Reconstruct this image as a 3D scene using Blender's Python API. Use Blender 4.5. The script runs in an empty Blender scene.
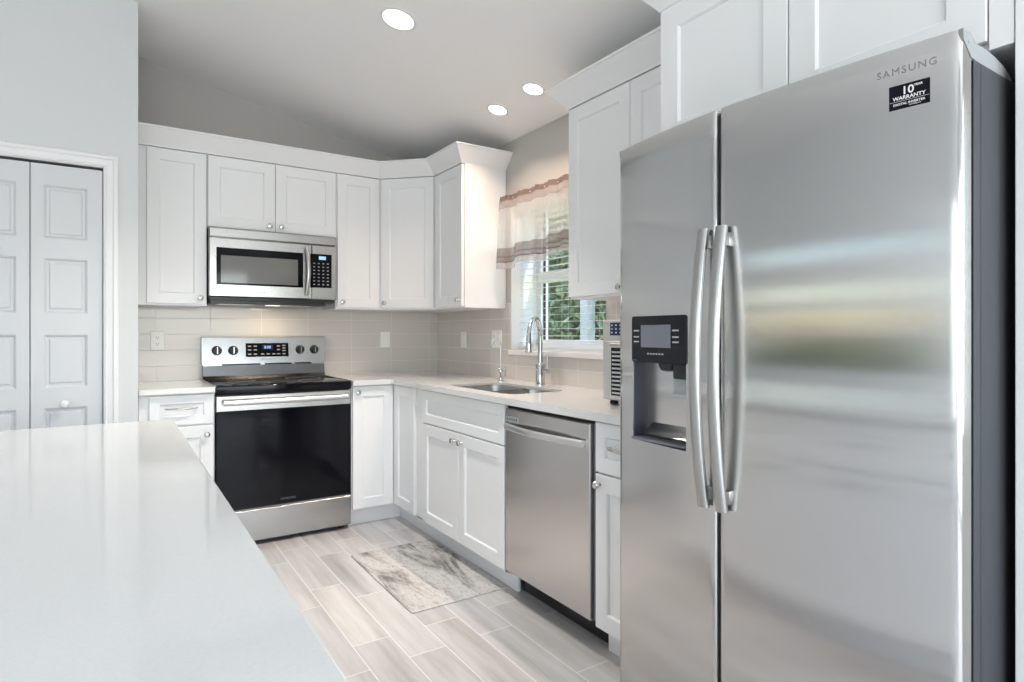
import bpy, bmesh, math, random
from mathutils import Vector, Matrix

# ------------------------------------------------------------------ camera, world, sun, fill lamps, exposure
S = bpy.context.scene
COL = S.collection
cam_data = bpy.data.cameras.new('camera')
cam = bpy.data.objects.new('camera', cam_data)
COL.objects.link(cam)
cam.location = (0, 0, 1.206)
cam.rotation_euler = (math.pi / 2, 0, -math.radians(33.226))
cam_data.sensor_width = 36
cam_data.lens = 36 * 605.9 / 1024
cam_data.shift_y = -7.6 / 1024
cam_data.clip_start = .02
S.camera = cam

S.view_settings.view_transform = 'Standard'
S.view_settings.look = 'None'
S.view_settings.gamma = 1
S.view_settings.use_curve_mapping = False
S.view_settings.exposure = 0.03
S.cycles.max_bounces = 10
S.cycles.diffuse_bounces = 6
S.cycles.glossy_bounces = 6
S.cycles.transmission_bounces = 8
S.cycles.transparent_max_bounces = 12
S.cycles.sample_clamp_indirect = 6
S.cycles.caustics_reflective = False
S.cycles.caustics_refractive = False

W = bpy.data.worlds.new('world')
S.world = W
W.use_nodes = True
_n = W.node_tree.nodes
_sky = _n.new('ShaderNodeTexSky')
_sky.sky_type = 'NISHITA'
_sky.sun_disc = False
_sky.sun_elevation = math.radians(50)
_sky.sun_rotation = math.radians(0)
W.node_tree.links.new(_sky.outputs[0], _n['Background'].inputs[0])
_n['Background'].inputs[1].default_value = 0.7


def lamp(name, kind, loc, rot, energy, color=(1, 1, 1), size=None, size_y=None, parent=None, **kw):
    d = bpy.data.lights.new(name, kind)
    d.energy = energy
    d.color = color
    if kind == 'AREA':
        d.shape = kw.get('shape', 'RECTANGLE')
        d.size = size
        if size_y:
            d.size_y = size_y
        if 'spread' in kw:
            d.spread = kw['spread']
    if kind == 'SUN':
        d.angle = math.radians(1)
    if kind in ('POINT', 'SPOT') and size:
        d.shadow_soft_size = size
    o = bpy.data.objects.new(name, d)
    COL.objects.link(o)
    o.location = loc
    o.rotation_euler = rot
    if parent:
        o.parent = parent
        o.location = Vector(loc) - Vector(parent['_o'])
    return o


lamp('sun', 'SUN', (0, 0, 20), Vector((-.34, .37, -.866)).to_track_quat('-Z', 'Y').to_euler(), 4.5, (1, .95, .86))
# area lamps added as fill at unseen openings behind and beside the camera
lamp('fill_sliding_door', 'AREA', (.1, -2.72, 1.15), (math.radians(90), 0, 0), 92, (.96, .98, 1), 3.4, 2.05)
lamp('fill_added_side_window', 'AREA', (-2.32, -.85, 1.45), (math.radians(90), 0, math.radians(-90)), 16, (.9, .955, 1), 1.7, 1.3)  # its window is invented to carry this fill
lamp('fill_added_right_window', 'AREA', (2.15, -1.3, 1.45), (math.radians(90), 0, math.radians(90)), 60, (.84, .92, 1), 1.7, 1.2)  # its window is invented to brighten the island side


# ------------------------------------------------------------------ materials
def mat(name, color=(.8, .8, .8), rough=.5, metal=0.0, **kw):
    m = bpy.data.materials.new(name)
    m.use_nodes = True
    b = m.node_tree.nodes['Principled BSDF']
    b.inputs['Base Color'].default_value = (*color, 1)
    b.inputs['Roughness'].default_value = rough
    b.inputs['Metallic'].default_value = metal
    for k, v in kw.items():
        b.inputs[k.replace('_', ' ')].default_value = v
    return m


def P(m):
    return m.node_tree.nodes['Principled BSDF']


def N(m, t, **kw):
    n = m.node_tree.nodes.new('ShaderNode' + t)
    for k, v in kw.items():
        if k in n.inputs:
            n.inputs[k].default_value = v
        else:
            setattr(n, k, v)
    return n


def L(m, a, b):
    m.node_tree.links.new(a, b)


def coords(m, scale=(1, 1, 1), loc=(0, 0, 0), swizzle=None):
    g = N(m, 'NewGeometry')
    src = g.outputs['Position']
    if swizzle:
        sp = N(m, 'SeparateXYZ')
        L(m, src, sp.inputs[0])
        cb = N(m, 'CombineXYZ')
        for i, c in enumerate(swizzle):
            L(m, sp.outputs['XYZ'.index(c)], cb.inputs[i])
        src = cb.outputs[0]
    mp = N(m, 'Mapping')
    mp.inputs['Location'].default_value = loc
    mp.inputs['Scale'].default_value = scale
    L(m, src, mp.inputs[0])
    return mp.outputs[0]


def bump(m, height, strength=.1, dist=.01):
    b = N(m, 'Bump')
    b.inputs['Strength'].default_value = strength
    b.inputs['Distance'].default_value = dist
    L(m, height, b.inputs['Height'])
    L(m, b.outputs[0], P(m).inputs['Normal'])


def ramp(m, fac, stops):
    r = N(m, 'ValToRGB')
    e = r.color_ramp.elements
    while len(e) < len(stops):
        e.new(.5)
    for x, (p, c) in zip(e, stops):
        x.position = p
        x.color = (*c, 1)
    L(m, fac, r.inputs[0])
    return r.outputs[0]


def mixc(m, fac, a, b, mode='MIX'):
    x = N(m, 'Mix', data_type='RGBA', blend_type=mode)
    if isinstance(fac, (int, float)):
        x.inputs[0].default_value = fac
    else:
        L(m, fac, x.inputs[0])
    for s, v in ((x.inputs[6], a), (x.inputs[7], b)):
        if isinstance(v, tuple):
            s.default_value = (*v, 1)
        else:
            L(m, v, s)
    return x.outputs[2]


def wall_paint(name, color):
    m = mat(name, color, .7)
    n = N(m, 'TexNoise', Scale=70.0, Detail=3.0)
    L(m, coords(m), n.inputs['Vector'])
    bump(m, n.outputs[0], .12, .004)
    return m


WALL = wall_paint('wall_paint', (.655, .667, .672))
GREIGE = wall_paint('greige_paint', (.47, .455, .435))  # darker than the other walls: partly its own paint, partly shade in the colour
CEIL = wall_paint('ceiling_paint', (.86, .855, .85))
WHITE = mat('cabinet_lacquer', (.80, .805, .81), .32)
WHITE_IN = mat('cabinet_underside', (.72, .66, .60), .5)
DOORP = mat('door_paint', (.63, .64, .655), .4)
TRIMP = mat('trim_paint', (.79, .79, .79), .35)
PLATE = mat('plate_plastic', (.86, .85, .83), .3)
SLOT = mat('slot_dark', (.03, .03, .03), .6)
NICKEL = mat('brushed_nickel', (.62, .61, .59), .25, 1)
CHROME = mat('chrome', (.64, .65, .66), .08, 1)
BLACK = mat('black_plastic', (.012, .012, .014), .35)
BLACKG = mat('black_glass', (.006, .006, .008), .04, Specular_IOR_Level=.16)
GREYP = mat('grey_plastic', (.16, .165, .18), .4)
LGREY = mat('light_grey_plastic', (.45, .46, .47), .4)
PRINT = mat('white_print', (.75, .75, .75), .5)
PRINT2 = mat('grey_print', (.36, .36, .37), .5)
CLEAR = mat('clear_plastic', (.75, .8, .83), .15, 0)
P(CLEAR).inputs['Alpha'].default_value = .45
CASE = mat('dark_grey_case', (.035, .037, .043), .5, Specular_IOR_Level=.3)
HINGE = mat('hinge_grey', (.25, .26, .265), .45)
LED = mat('blue_led', (.05, .1, .2), .3)
P(LED).inputs['Emission Color'].default_value = (.35, .6, 1, 1)
P(LED).inputs['Emission Strength'].default_value = 1.2
LCD = mat('grey_lcd', (.17, .17, .21), .15)
LENS = mat('lamp_lens', (.9, .9, .88), .4)
P(LENS).inputs['Emission Color'].default_value = (1, .95, .88, 1)
P(LENS).inputs['Emission Strength'].default_value = 7
LENS2 = LENS.copy()
LENS2.name = 'small_lamp_lens'
P(LENS2).inputs['Emission Strength'].default_value = 1.2
RUBBER = mat('rubber', (.02, .02, .02), .7)


def steel(name, color, rough, axis=(1, 1, 40), aniso=.6, vary=.035):
    m = mat(name, color, rough, 1)
    P(m).inputs['Anisotropic'].default_value = aniso
    P(m).inputs['Anisotropic Rotation'].default_value = 0
    t = N(m, 'Tangent', direction_type='RADIAL', axis='Z')
    L(m, t.outputs[0], P(m).inputs['Tangent'])
    n = N(m, 'TexNoise', Scale=30.0, Detail=2.0)
    L(m, coords(m, axis), n.inputs['Vector'])
    mr = N(m, 'MapRange')
    mr.inputs['To Min'].default_value = rough - vary
    mr.inputs['To Max'].default_value = rough + vary
    L(m, n.outputs[0], mr.inputs[0])
    L(m, mr.outputs[0], P(m).inputs['Roughness'])
    return m


STEEL = steel('stainless_steel', (.44, .435, .425), .25, vary=.012)
STEELW = steel('stainless_washer', (.58, .565, .55), .24)
STEELK = steel('stainless_dark', (.20, .20, .205), .22)
STEELD = steel('stainless_door', (.56, .555, .55), .15, (1, 1, 40), 1.0, .012)
STEELB = steel('stainless_bowl', (.40, .39, .37), .28)
STEELH = mat('satin_handle', (.44, .44, .43), .30, 1)
BARH = mat('bar_handle', (.72, .72, .72), .36, 1)


def quartz():
    m = mat('white_quartz', (.80, .80, .79), .07)
    n = N(m, 'TexNoise', Scale=260.0, Detail=2.0)
    L(m, coords(m), n.inputs['Vector'])
    c = ramp(m, n.outputs[0], [(.3, (.655, .655, .648)), (.62, (.68, .68, .673))])
    L(m, c, P(m).inputs['Base Color'])
    return m


QUARTZ = quartz()


def tile(name, swz, off):
    m = mat(name, (.6, .57, .54), .12)
    v = coords(m, (1, 1, 1), off, swz)
    b = N(m, 'TexBrick', offset=0.0, offset_frequency=2, squash=1.0)
    b.inputs['Scale'].default_value = 1
    b.inputs['Mortar Size'].default_value = .0016
    b.inputs['Mortar Smooth'].default_value = .2
    b.inputs['Brick Width'].default_value = .3055
    b.inputs['Row Height'].default_value = .0995
    b.inputs['Color1'].default_value = (.59, .557, .528, 1)
    b.inputs['Color2'].default_value = (.63, .60, .57, 1)
    b.inputs['Mortar'].default_value = (.72, .705, .685, 1)
    L(m, v, b.inputs['Vector'])
    L(m, b.outputs['Color'], P(m).inputs['Base Color'])
    mr = N(m, 'MapRange')
    mr.inputs['To Min'].default_value = .13
    mr.inputs['To Max'].default_value = .6
    L(m, b.outputs['Fac'], mr.inputs[0])
    L(m, mr.outputs[0], P(m).inputs['Roughness'])
    inv = N(m, 'Math', operation='SUBTRACT')
    inv.inputs[0].default_value = 1
    L(m, b.outputs['Fac'], inv.inputs[1])
    bump(m, inv.outputs[0], .5, .002)
    return m


TILE_B = tile('tile_back', 'XZY', (-.207, -1.002, 0))
TILE_R = tile('tile_right', 'YZX', (-4.107, -1.002, 0))


def floor_mat():
    m = mat('plank_tile', (.6, .57, .55), .3)
    v = coords(m, (1, 1, 1), (-2.285 + 6.1, -.008 + 6 * .1515, 0), 'YXZ')
    b = N(m, 'TexBrick', offset=.31, offset_frequency=2)
    b.inputs['Scale'].default_value = 1
    b.inputs['Mortar Size'].default_value = .0016
    b.inputs['Mortar Smooth'].default_value = .1
    b.inputs['Brick Width'].default_value = .61
    b.inputs['Row Height'].default_value = .1515
    b.inputs['Color1'].default_value = (0, 0, 0, 1)
    b.inputs['Color2'].default_value = (1, 1, 1, 1)
    b.inputs['Mortar'].default_value = (.5, .5, .5, 1)
    L(m, v, b.inputs['Vector'])
    sep = N(m, 'SeparateColor')
    L(m, b.outputs['Color'], sep.inputs[0])
    mul = N(m, 'Math', operation='MULTIPLY')
    mul.inputs[1].default_value = 37
    L(m, sep.outputs[0], mul.inputs[0])
    n = N(m, 'TexNoise', noise_dimensions='4D', Scale=1.0, Detail=5.0, Roughness=.62)
    L(m, coords(m, (13, 1.0, 1)), n.inputs['Vector'])
    L(m, mul.outputs[0], n.inputs['W'])
    c = ramp(m, n.outputs[0], [(.3, (.37, .35, .335)), (.5, (.54, .518, .505)), (.68, (.65, .632, .618))])
    tint = ramp(m, sep.outputs[0], [(0, (.92, .92, .94)), (1, (1.04, 1.02, 1.0))])
    c = mixc(m, 1.0, c, tint, 'MULTIPLY')
    c = mixc(m, b.outputs['Fac'], c, (.80, .79, .78))
    L(m, c, P(m).inputs['Base Color'])
    inv = N(m, 'Math', operation='SUBTRACT')
    inv.inputs[0].default_value = 1
    L(m, b.outputs['Fac'], inv.inputs[1])
    bump(m, inv.outputs[0], .4, .002)
    return m


FLOOR = floor_mat()


def rug_mat():
    m = mat('weathered_print', (.6, .58, .56), .8)
    n = N(m, 'TexNoise', Scale=1.0, Detail=7.0, Roughness=.66, Distortion=.9)
    L(m, coords(m, (9, 1.7, 1), (3.3, .4, 0)), n.inputs['Vector'])
    f = N(m, 'TexNoise', Scale=1.0, Detail=6.0, Roughness=.75)
    L(m, coords(m, (70, 28, 1)), f.inputs['Vector'])
    c = ramp(m, n.outputs[0], [(.38, (.17, .155, .15)), (.46, (.40, .375, .36)), (.52, (.52, .50, .485)), (.70, (.62, .605, .59))])
    d = ramp(m, f.outputs[0], [(.36, (.42, .40, .385)), (.48, (1, 1, 1))])
    c = mixc(m, .75, c, d, 'MULTIPLY')
    L(m, c, P(m).inputs['Base Color'])
    bump(m, f.outputs[0], .2, .002)
    return m


RUGM = rug_mat()


def sheer(name, color, alpha):
    m = bpy.data.materials.new(name)
    m.use_nodes = True
    nt = m.node_tree
    nt.nodes.remove(nt.nodes['Principled BSDF'])
    out = nt.nodes['Material Output']
    d = N(m, 'BsdfDiffuse')
    d.inputs[0].default_value = (*color, 1)
    t = N(m, 'BsdfTranslucent')
    t.inputs[0].default_value = (*color, 1)
    a = N(m, 'MixShader')
    a.inputs[0].default_value = .55
    L(m, d.outputs[0], a.inputs[1])
    L(m, t.outputs[0], a.inputs[2])
    tr = N(m, 'BsdfTransparent')
    x = N(m, 'MixShader')
    w = N(m, 'TexNoise', Scale=1.0, Detail=2.0)
    L(m, coords(m, (60, 260, 60)), w.inputs['Vector'])
    mr = N(m, 'MapRange')
    mr.inputs['To Min'].default_value = alpha - .05
    mr.inputs['To Max'].default_value = alpha + .05
    L(m, w.outputs[0], mr.inputs[0])
    L(m, mr.outputs[0], x.inputs[0])
    L(m, tr.outputs[0], x.inputs[1])
    L(m, a.outputs[0], x.inputs[2])
    L(m, x.outputs[0], out.inputs[0])
    return m


SHEER = sheer('sheer_cream', (.92, .90, .88), .46)
SHEER_T = sheer('sheer_taupe', (.37, .31, .29), .78)
SHEER_P = sheer('sheer_pocket', (.52, .44, .42), .6)
SHEER_H = sheer('sheer_header', (.27, .19, .175), .92)
SHEER_L = sheer('sheer_hem', (.62, .57, .56), .6)
SHEER_D = sheer('sheer_seam', (.22, .17, .16), .9)



def pane(name, tint):
    m = bpy.data.materials.new(name)
    m.use_nodes = True
    nt = m.node_tree
    nt.nodes.remove(nt.nodes['Principled BSDF'])
    t = N(m, 'BsdfTransparent')
    t.inputs[0].default_value = (*tint, 1)
    g = N(m, 'BsdfGlossy')
    g.inputs['Roughness'].default_value = .01
    x = N(m, 'MixShader')
    x.inputs[0].default_value = .04
    L(m, t.outputs[0], x.inputs[1])
    L(m, g.outputs[0], x.inputs[2])
    L(m, x.outputs[0], nt.nodes['Material Output'].inputs[0])
    return m


GLASS = pane('window_glass', (.96, .97, .97))
GLASS2 = pane('dimmed_glass', (.62, .60, .58))  # tint added to dim the outdoors mirrored in the refrigerator

SLATM = mat('blind_slat', (.84, .84, .83), .4)
LEAF = mat('leaf', (.16, .26, .07), .55)
_nz = N(LEAF, 'TexNoise', Scale=6.0)
L(LEAF, coords(LEAF), _nz.inputs['Vector'])
L(LEAF, ramp(LEAF, _nz.outputs[0], [(.35, (.14, .20, .08)), (.65, (.46, .54, .30))]), P(LEAF).inputs['Base Color'])
BARK = mat('bark', (.14, .11, .09), .9)
LAWN = mat('lawn', (.30, .40, .15), .9)
_nz = N(LAWN, 'TexNoise', Scale=3.0, Detail=5.0)
L(LAWN, coords(LAWN), _nz.inputs['Vector'])
L(LAWN, ramp(LAWN, _nz.outputs[0], [(.3, (.24, .32, .11)), (.7, (.42, .50, .22))]), P(LAWN).inputs['Base Color'])


# ------------------------------------------------------------------ mesh helpers
def B():
    return bmesh.new()


def box(bm, x0, x1, y0, y1, z0, z1, bev=0.0, seg=2):
    vs = [bm.verts.new((x, y, z)) for x in (x0, x1) for y in (y0, y1) for z in (z0, z1)]
    fs = [bm.faces.new([vs[i] for i in q]) for q in
          ((0, 1, 3, 2), (4, 6, 7, 5), (0, 4, 5, 1), (2, 3, 7, 6), (0, 2, 6, 4), (1, 5, 7, 3))]
    if bev:
        es = list({e for f in fs for e in f.edges})
        bmesh.ops.bevel(bm, geom=es, offset=bev, segments=seg, affect='EDGES', profile=.5)


def prism(bm, poly, z0, z1, bev=0.0):
    lo = [bm.verts.new((x, y, z0)) for x, y in poly]
    hi = [bm.verts.new((x, y, z1)) for x, y in poly]
    n = len(poly)
    fs = [bm.faces.new(lo[::-1]), bm.faces.new(hi)]
    for i in range(n):
        fs.append(bm.faces.new((lo[i], lo[(i + 1) % n], hi[(i + 1) % n], hi[i])))
    if bev:
        es = list({e for f in fs[:2] for e in f.edges})
        bmesh.ops.bevel(bm, geom=es, offset=bev, segments=2, affect='EDGES', profile=.5)


def rings(bm, rs, cap0=True, cap1=True, closed=True):
    """skin a list of equal-length rings of points"""
    V = [[bm.verts.new(p) for p in r] for r in rs]
    n = len(V[0])
    for a, b in zip(V, V[1:]):
        for i in range(n if closed else n - 1):
            j = (i + 1) % n
            bm.faces.new((a[i], a[j], b[j], b[i]))
    if cap0:
        bm.faces.new(V[0][::-1])
    if cap1:
        bm.faces.new(V[-1])


def tube(bm, pts, r, seg=14, flat=None):
    pts = [Vector(p) for p in pts]
    rr = r if isinstance(r, (list, tuple)) else [r] * len(pts)
    t0 = (pts[1] - pts[0]).normalized()
    ref = Vector((0, 0, 1)) if abs(t0.z) < .9 else Vector((0, 1, 0))
    u = t0.cross(ref).normalized()
    out = []
    for i, p in enumerate(pts):
        a = pts[max(i - 1, 0)]
        b = pts[min(i + 1, len(pts) - 1)]
        t = (b - a).normalized()
        u = (u - t * u.dot(t)).normalized()
        w = t.cross(u)
        k = flat or 1.0
        out.append([p + (u * math.cos(2 * math.pi * s / seg) + w * math.sin(2 * math.pi * s / seg) * k) * rr[i] for s in range(seg)])
    rings(bm, out)


def lathe(bm, o, axis, prof, seg=24):
    o = Vector(o)
    a = Vector(axis).normalized()
    u = a.cross(Vector((0, 0, 1)) if abs(a.z) < .9 else Vector((1, 0, 0))).normalized()
    w = a.cross(u)
    rings(bm, [[o + a * h + (u * math.cos(2 * math.pi * s / seg) + w * math.sin(2 * math.pi * s / seg)) * max(r, 1e-4) for s in range(seg)] for r, h in prof])


def obj(name, bm, m, parent=None, smooth=False):
    bmesh.ops.recalc_face_normals(bm, faces=bm.faces)
    if parent is not None:
        o = Vector(parent['_o'])
        bmesh.ops.translate(bm, vec=-o, verts=bm.verts)
    me = bpy.data.meshes.new(name)
    bm.to_mesh(me)
    bm.free()
    for x in (m if isinstance(m, (list, tuple)) else [m]):
        me.materials.append(x)
    ob = bpy.data.objects.new(name, me)
    COL.objects.link(ob)
    if smooth:
        for p in me.polygons:
            p.use_smooth = True
        try:
            me.set_sharp_from_angle(angle=math.radians(38))
        except Exception:
            pass
    if parent is not None:
        ob.parent = parent
        ob['_o'] = parent['_o']
    else:
        ob['_o'] = (0.0, 0.0, 0.0)
    return ob


def thing(name, label, cat, loc, group=None):
    o = bpy.data.objects.new(name, None)
    o.empty_display_size = .05
    COL.objects.link(o)
    o.location = loc
    o['_o'] = tuple(float(c) for c in loc)
    o['label'] = label
    o['category'] = cat
    if group:
        o['group'] = group
    return o


def tag(o, label, cat, group=None):
    o['label'] = label
    o['category'] = cat
    if group:
        o['group'] = group
    return o


def struct(name, bm, m, parent=None, smooth=False):
    o = obj(name, bm, m, parent, smooth)
    o['kind'] = 'structure'
    return o


def copy_tree(o, parent=None):
    c = o.copy()
    COL.objects.link(c)
    if parent:
        c.parent = parent
    for ch in o.children:
        copy_tree(ch, c)
    return c


def text(name, s, size, M, m, parent, depth=.0006, align='CENTER', spacing=1.0, bold=0.0):
    """flat lettering: M maps (u, v, n) to the world"""
    cu = bpy.data.curves.new(name, 'FONT')
    cu.body = s
    cu.size = size
    cu.extrude = depth / 2
    cu.align_x = align
    cu.space_character = spacing
    cu.offset = bold
    cu.resolution_u = 3
    t = bpy.data.objects.new(name, cu)
    COL.objects.link(t)
    dg = bpy.context.evaluated_depsgraph_get()
    me = bpy.data.meshes.new_from_object(t.evaluated_get(dg))
    bpy.data.objects.remove(t)
    bm = B()
    bm.from_mesh(me)
    for v in bm.verts:
        v.co = Vector(M(v.co.x, v.co.y, v.co.z + depth / 2))
    return obj(name, bm, m, parent)


# face maps: (u, z, n) -> world; n points out of the cabinet into the room
def face_south(y):
    return lambda u, z, n: (u, y - n, z)


def face_west(x):
    return lambda u, z, n: (x - n, u, z)


def face_line(p, q):
    p = Vector((p[0], p[1], 0))
    q = Vector((q[0], q[1], 0))
    d = (q - p).normalized()
    n = Vector((d.y, -d.x, 0))
    return lambda u, z, k: tuple(p + d * u + n * k + Vector((0, 0, z)))


def shaker(bm, M, u0, u1, z0, z1, t=.02, st=.062, rec=.009):
    def R(i, n):
        return [M(u0 + i, z0 + i, n), M(u1 - i, z0 + i, n), M(u1 - i, z1 - i, n), M(u0 + i, z1 - i, n)]
    rings(bm, [R(0, 0), R(0, t - .002), R(.002, t), R(st, t), R(st + .004, t - .004), R(st + .006, t - rec)])


def slab(bm, M, u0, u1, z0, z1, t=.02, n0=0.0, e=.002):
    def R(i, n):
        return [M(u0 + i, z0 + i, n), M(u1 - i, z0 + i, n), M(u1 - i, z1 - i, n), M(u0 + i, z1 - i, n)]
    rings(bm, [R(0, n0), R(0, n0 + t - e), R(e, n0 + t)])


def knob(M, u, z, t, parent):
    bm = B()
    o = Vector(M(u, z, t))
    a = Vector(M(u, z, t + 1)) - o
    lathe(bm, o, a, [(.0085, 0), (.006, .003), (.005, .012), (.009, .015), (.0145, .019), (.0152, .023), (.012, .0275), (.006, .029), (.0005, .0295)], 20)
    return obj('knob', bm, NICKEL, parent, True)


def pull(M, u0, u1, z, t, parent):
    bm = B()
    pts = []
    for i in range(13):
        k = i / 12
        pts.append(M(u0 + (u1 - u0) * k, z, t + .012 + .018 * math.sin(math.pi * k) ** .6))
    tube(bm, pts, [.004 + .002 * math.sin(math.pi * i / 12) for i in range(13)], 12)
    for uu in (u0 + .004, u1 - .004):
        tube(bm, [M(uu, z, t - .0005), M(uu, z, t + .016)], .0052, 12)
    return obj('handle', bm, NICKEL, parent, True)


def fronts(th, M, items, t=.02):
    for it in items:
        bm = B()
        st = it.get('st', .062)
        shaker(bm, M, it['u'][0], it['u'][1], it['z'][0], it['z'][1], t, st)
        d = obj(it.get('n', 'door'), bm, WHITE, th)
        if 'knob' in it:
            knob(M, *it['knob'], t, d)
        if 'pull' in it:
            pull(M, *it['pull'], t, d)


# ------------------------------------------------------------------ setting
XW, YB, YP = 2.13, 4.31, 3.62          # window wall, range wall, pantry wall
XL, YR = -2.30, -2.80                  # far left wall, rear wall
XC = .098                              # corner of the pantry wall


def ceil_z(x):
    return 2.906 - .2184 * x if x > -1.0 else 3.1244 + .2184 * (x + 1.0)


bm = B()
box(bm, XL - .2, XW + .28, YR - .2, YB + .2, -.12, 0)
struct('floor', bm, FLOOR)

bm = B()
for xa, xb in ((-1.0, XW + .3), (XL - .25, -1.0)):
    za, zb = ceil_z(xa), ceil_z(xb)
    V = [bm.verts.new(p) for p in ((xa, YR - .2, za), (xb, YR - .2, zb), (xb, YB + .2, zb), (xa, YB + .2, za),
                                   (xa, YR - .2, za + .15), (xb, YR - .2, zb + .15), (xb, YB + .2, zb + .15), (xa, YB + .2, za + .15))]
    for q in ((0, 1, 2, 3), (4, 5, 6, 7), (0, 1, 5, 4), (1, 2, 6, 5), (2, 3, 7, 6), (3, 0, 4, 7)):
        bm.faces.new([V[i] for i in q])
struct('ceiling', bm, CEIL)


def gable(bm, y0, y1, xa, xb):
    """wall slab that follows the slope of the ceiling"""
    xs = sorted({xa, xb} | ({-1.0} if xa < -1 < xb else set()))
    for x0, x1 in zip(xs, xs[1:]):
        V = [bm.verts.new(p) for p in ((x0, y0, 0), (x1, y0, 0), (x1, y0, ceil_z(x1)), (x0, y0, ceil_z(x0)),
                                       (x0, y1, 0), (x1, y1, 0), (x1, y1, ceil_z(x1)), (x0, y1, ceil_z(x0)))]
        for q in ((0, 1, 2, 3), (4, 5, 6, 7), (0, 1, 5, 4), (1, 2, 6, 5), (2, 3, 7, 6), (3, 0, 4, 7)):
            bm.faces.new([V[i] for i in q])


bm = B()
gable(bm, YB, YB + .15, XC - .1, XW)
struct('wall_back', bm, GREIGE)

# pantry wall with its opening, and the short return beside the cabinets
DX0, DX1, DZ = -1.191, -.045, 2.03
bm = B()
gable(bm, YP, YP + .11, DX1, XC)
gable(bm, YP, YP + .11, XL, DX0)
for x0, x1 in ((DX0, -1.0), (-1.0, DX1)):
    V = [bm.verts.new(p) for p in ((x0, YP, DZ), (x1, YP, DZ), (x1, YP, ceil_z(x1)), (x0, YP, ceil_z(x0)),
                                   (x0, YP + .11, DZ), (x1, YP + .11, DZ), (x1, YP + .11, ceil_z(x1)), (x0, YP + .11, ceil_z(x0)))]
    for q in ((0, 1, 2, 3), (4, 5, 6, 7), (0, 1, 5, 4), (1, 2, 6, 5), (2, 3, 7, 6), (3, 0, 4, 7)):
        bm.faces.new([V[i] for i in q])
gable(bm, YP + .11, YB, XC - .1, XC)
gable(bm, YB, YB + .1, XL, XC - .1)
struct('wall_pantry', bm, WALL)

# window wall
WY0, WY1, WZ0, WZ1 = 2.36, 3.263, 1.07, 2.04
bm = B()
zt = ceil_z(XW) + .06
box(bm, XW, XW + .27, WY1, YB + .15, 0, zt)
for y0, y1, z0, z1 in ((YR, -2.2, 0, zt), (-.4, WY0, 0, zt), (-2.2, -.4, 0, .82), (-2.2, -.4, 2.08, zt)):
    box(bm, XW, XW + .27, y0, y1, z0, z1)
box(bm, XW, XW + .27, WY0, WY1, 0, WZ0)
box(bm, XW, XW + .27, WY0, WY1, WZ1, zt)
struct('wall_right', bm, GREIGE)

# far left wall with two openings
LW = [(-1.75, .05, .8, 2.1), (.75, 3.45, .86, 1.98)]
bm = B()
zt = ceil_z(XL) + .04
ys = [YR - .15] + [v for w in LW for v in w[:2]] + [YB + .1]
for i in range(0, len(ys), 2):
    box(bm, XL - .15, XL, ys[i], ys[i + 1], 0, zt)
for y0, y1, z0, z1 in LW:
    box(bm, XL - .15, XL, y0, y1, 0, z0)
    box(bm, XL - .15, XL, y0, y1, z1, zt)
struct('wall_left', bm, WALL)

bm = B()
SX0, SX1, SZ1 = -1.65, 1.85, 2.2
gable(bm, YR - .15, YR, XL, SX0)
gable(bm, YR - .15, YR, SX1, XW + .27)
for x0, x1 in ((SX0, -1.0), (-1.0, SX1)):
    V = [bm.verts.new(p) for p in ((x0, YR, SZ1), (x1, YR, SZ1), (x1, YR, ceil_z(x1)), (x0, YR, ceil_z(x0)),
                                   (x0, YR - .15, SZ1), (x1, YR - .15, SZ1), (x1, YR - .15, ceil_z(x1)), (x0, YR - .15, ceil_z(x0)))]
    for q in ((0, 1, 2, 3), (4, 5, 6, 7), (0, 1, 5, 4), (1, 2, 6, 5), (2, 3, 7, 6), (3, 0, 4, 7)):
        bm.faces.new([V[i] for i in q])
struct('wall_rear', bm, WALL)

# unseen glazed sliding door behind the camera, widened to light the aisle
bm = B()
for x0, x1 in ((SX0, SX0 + .07), (.05, .15), (SX1 - .07, SX1)):
    box(bm, x0, x1, YR - .12, YR - .04, 0, SZ1, .004)
box(bm, SX0, SX1, YR - .12, YR - .04, SZ1 - .07, SZ1, .004)
box(bm, SX0, SX1, YR - .12, YR - .04, 0, .07, .004)
d2 = struct('door_2', bm, TRIMP)
bm = B()
box(bm, SX0 + .06, SX1 - .06, YR - .085, YR - .079, .06, SZ1 - .06)
struct('door_glass', bm, GLASS, d2)

# unseen windows of the far left wall; the first is added for fill light
for k, (y0, y1, z0, z1) in enumerate(LW):
    bm = B()
    for a, b in ((y0, y0 + .05), (y1 - .05, y1)):
        box(bm, XL - .12, XL - .05, a, b, z0, z1, .003)
    zs = [(z0, z0 + .06), (z1 - .06, z1)] + ([(1.195, 1.225), (1.40, 1.46), (1.60, 1.78)] if k else [(1.42, 1.47)])  # second window's rails shaped to band the reflection in the refrigerator
    for a, b in zs:
        box(bm, XL - .12, XL - .05, y0, y1, a, b, .003)
    w = struct('window_%d' % (k + 2), bm, TRIMP)
    bm = B()
    box(bm, XL - .09, XL - .084, y0 + .04, y1 - .04, z0 + .04, z1 - .04)
    struct('window_pane', bm, GLASS2, w)
    bm = B()
    box(bm, XL - .05, XL + .03, y0 - .04, y1 + .04, z0 - .03, z0, .004)
    struct('window_sill', bm, TRIMP, w)

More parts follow.
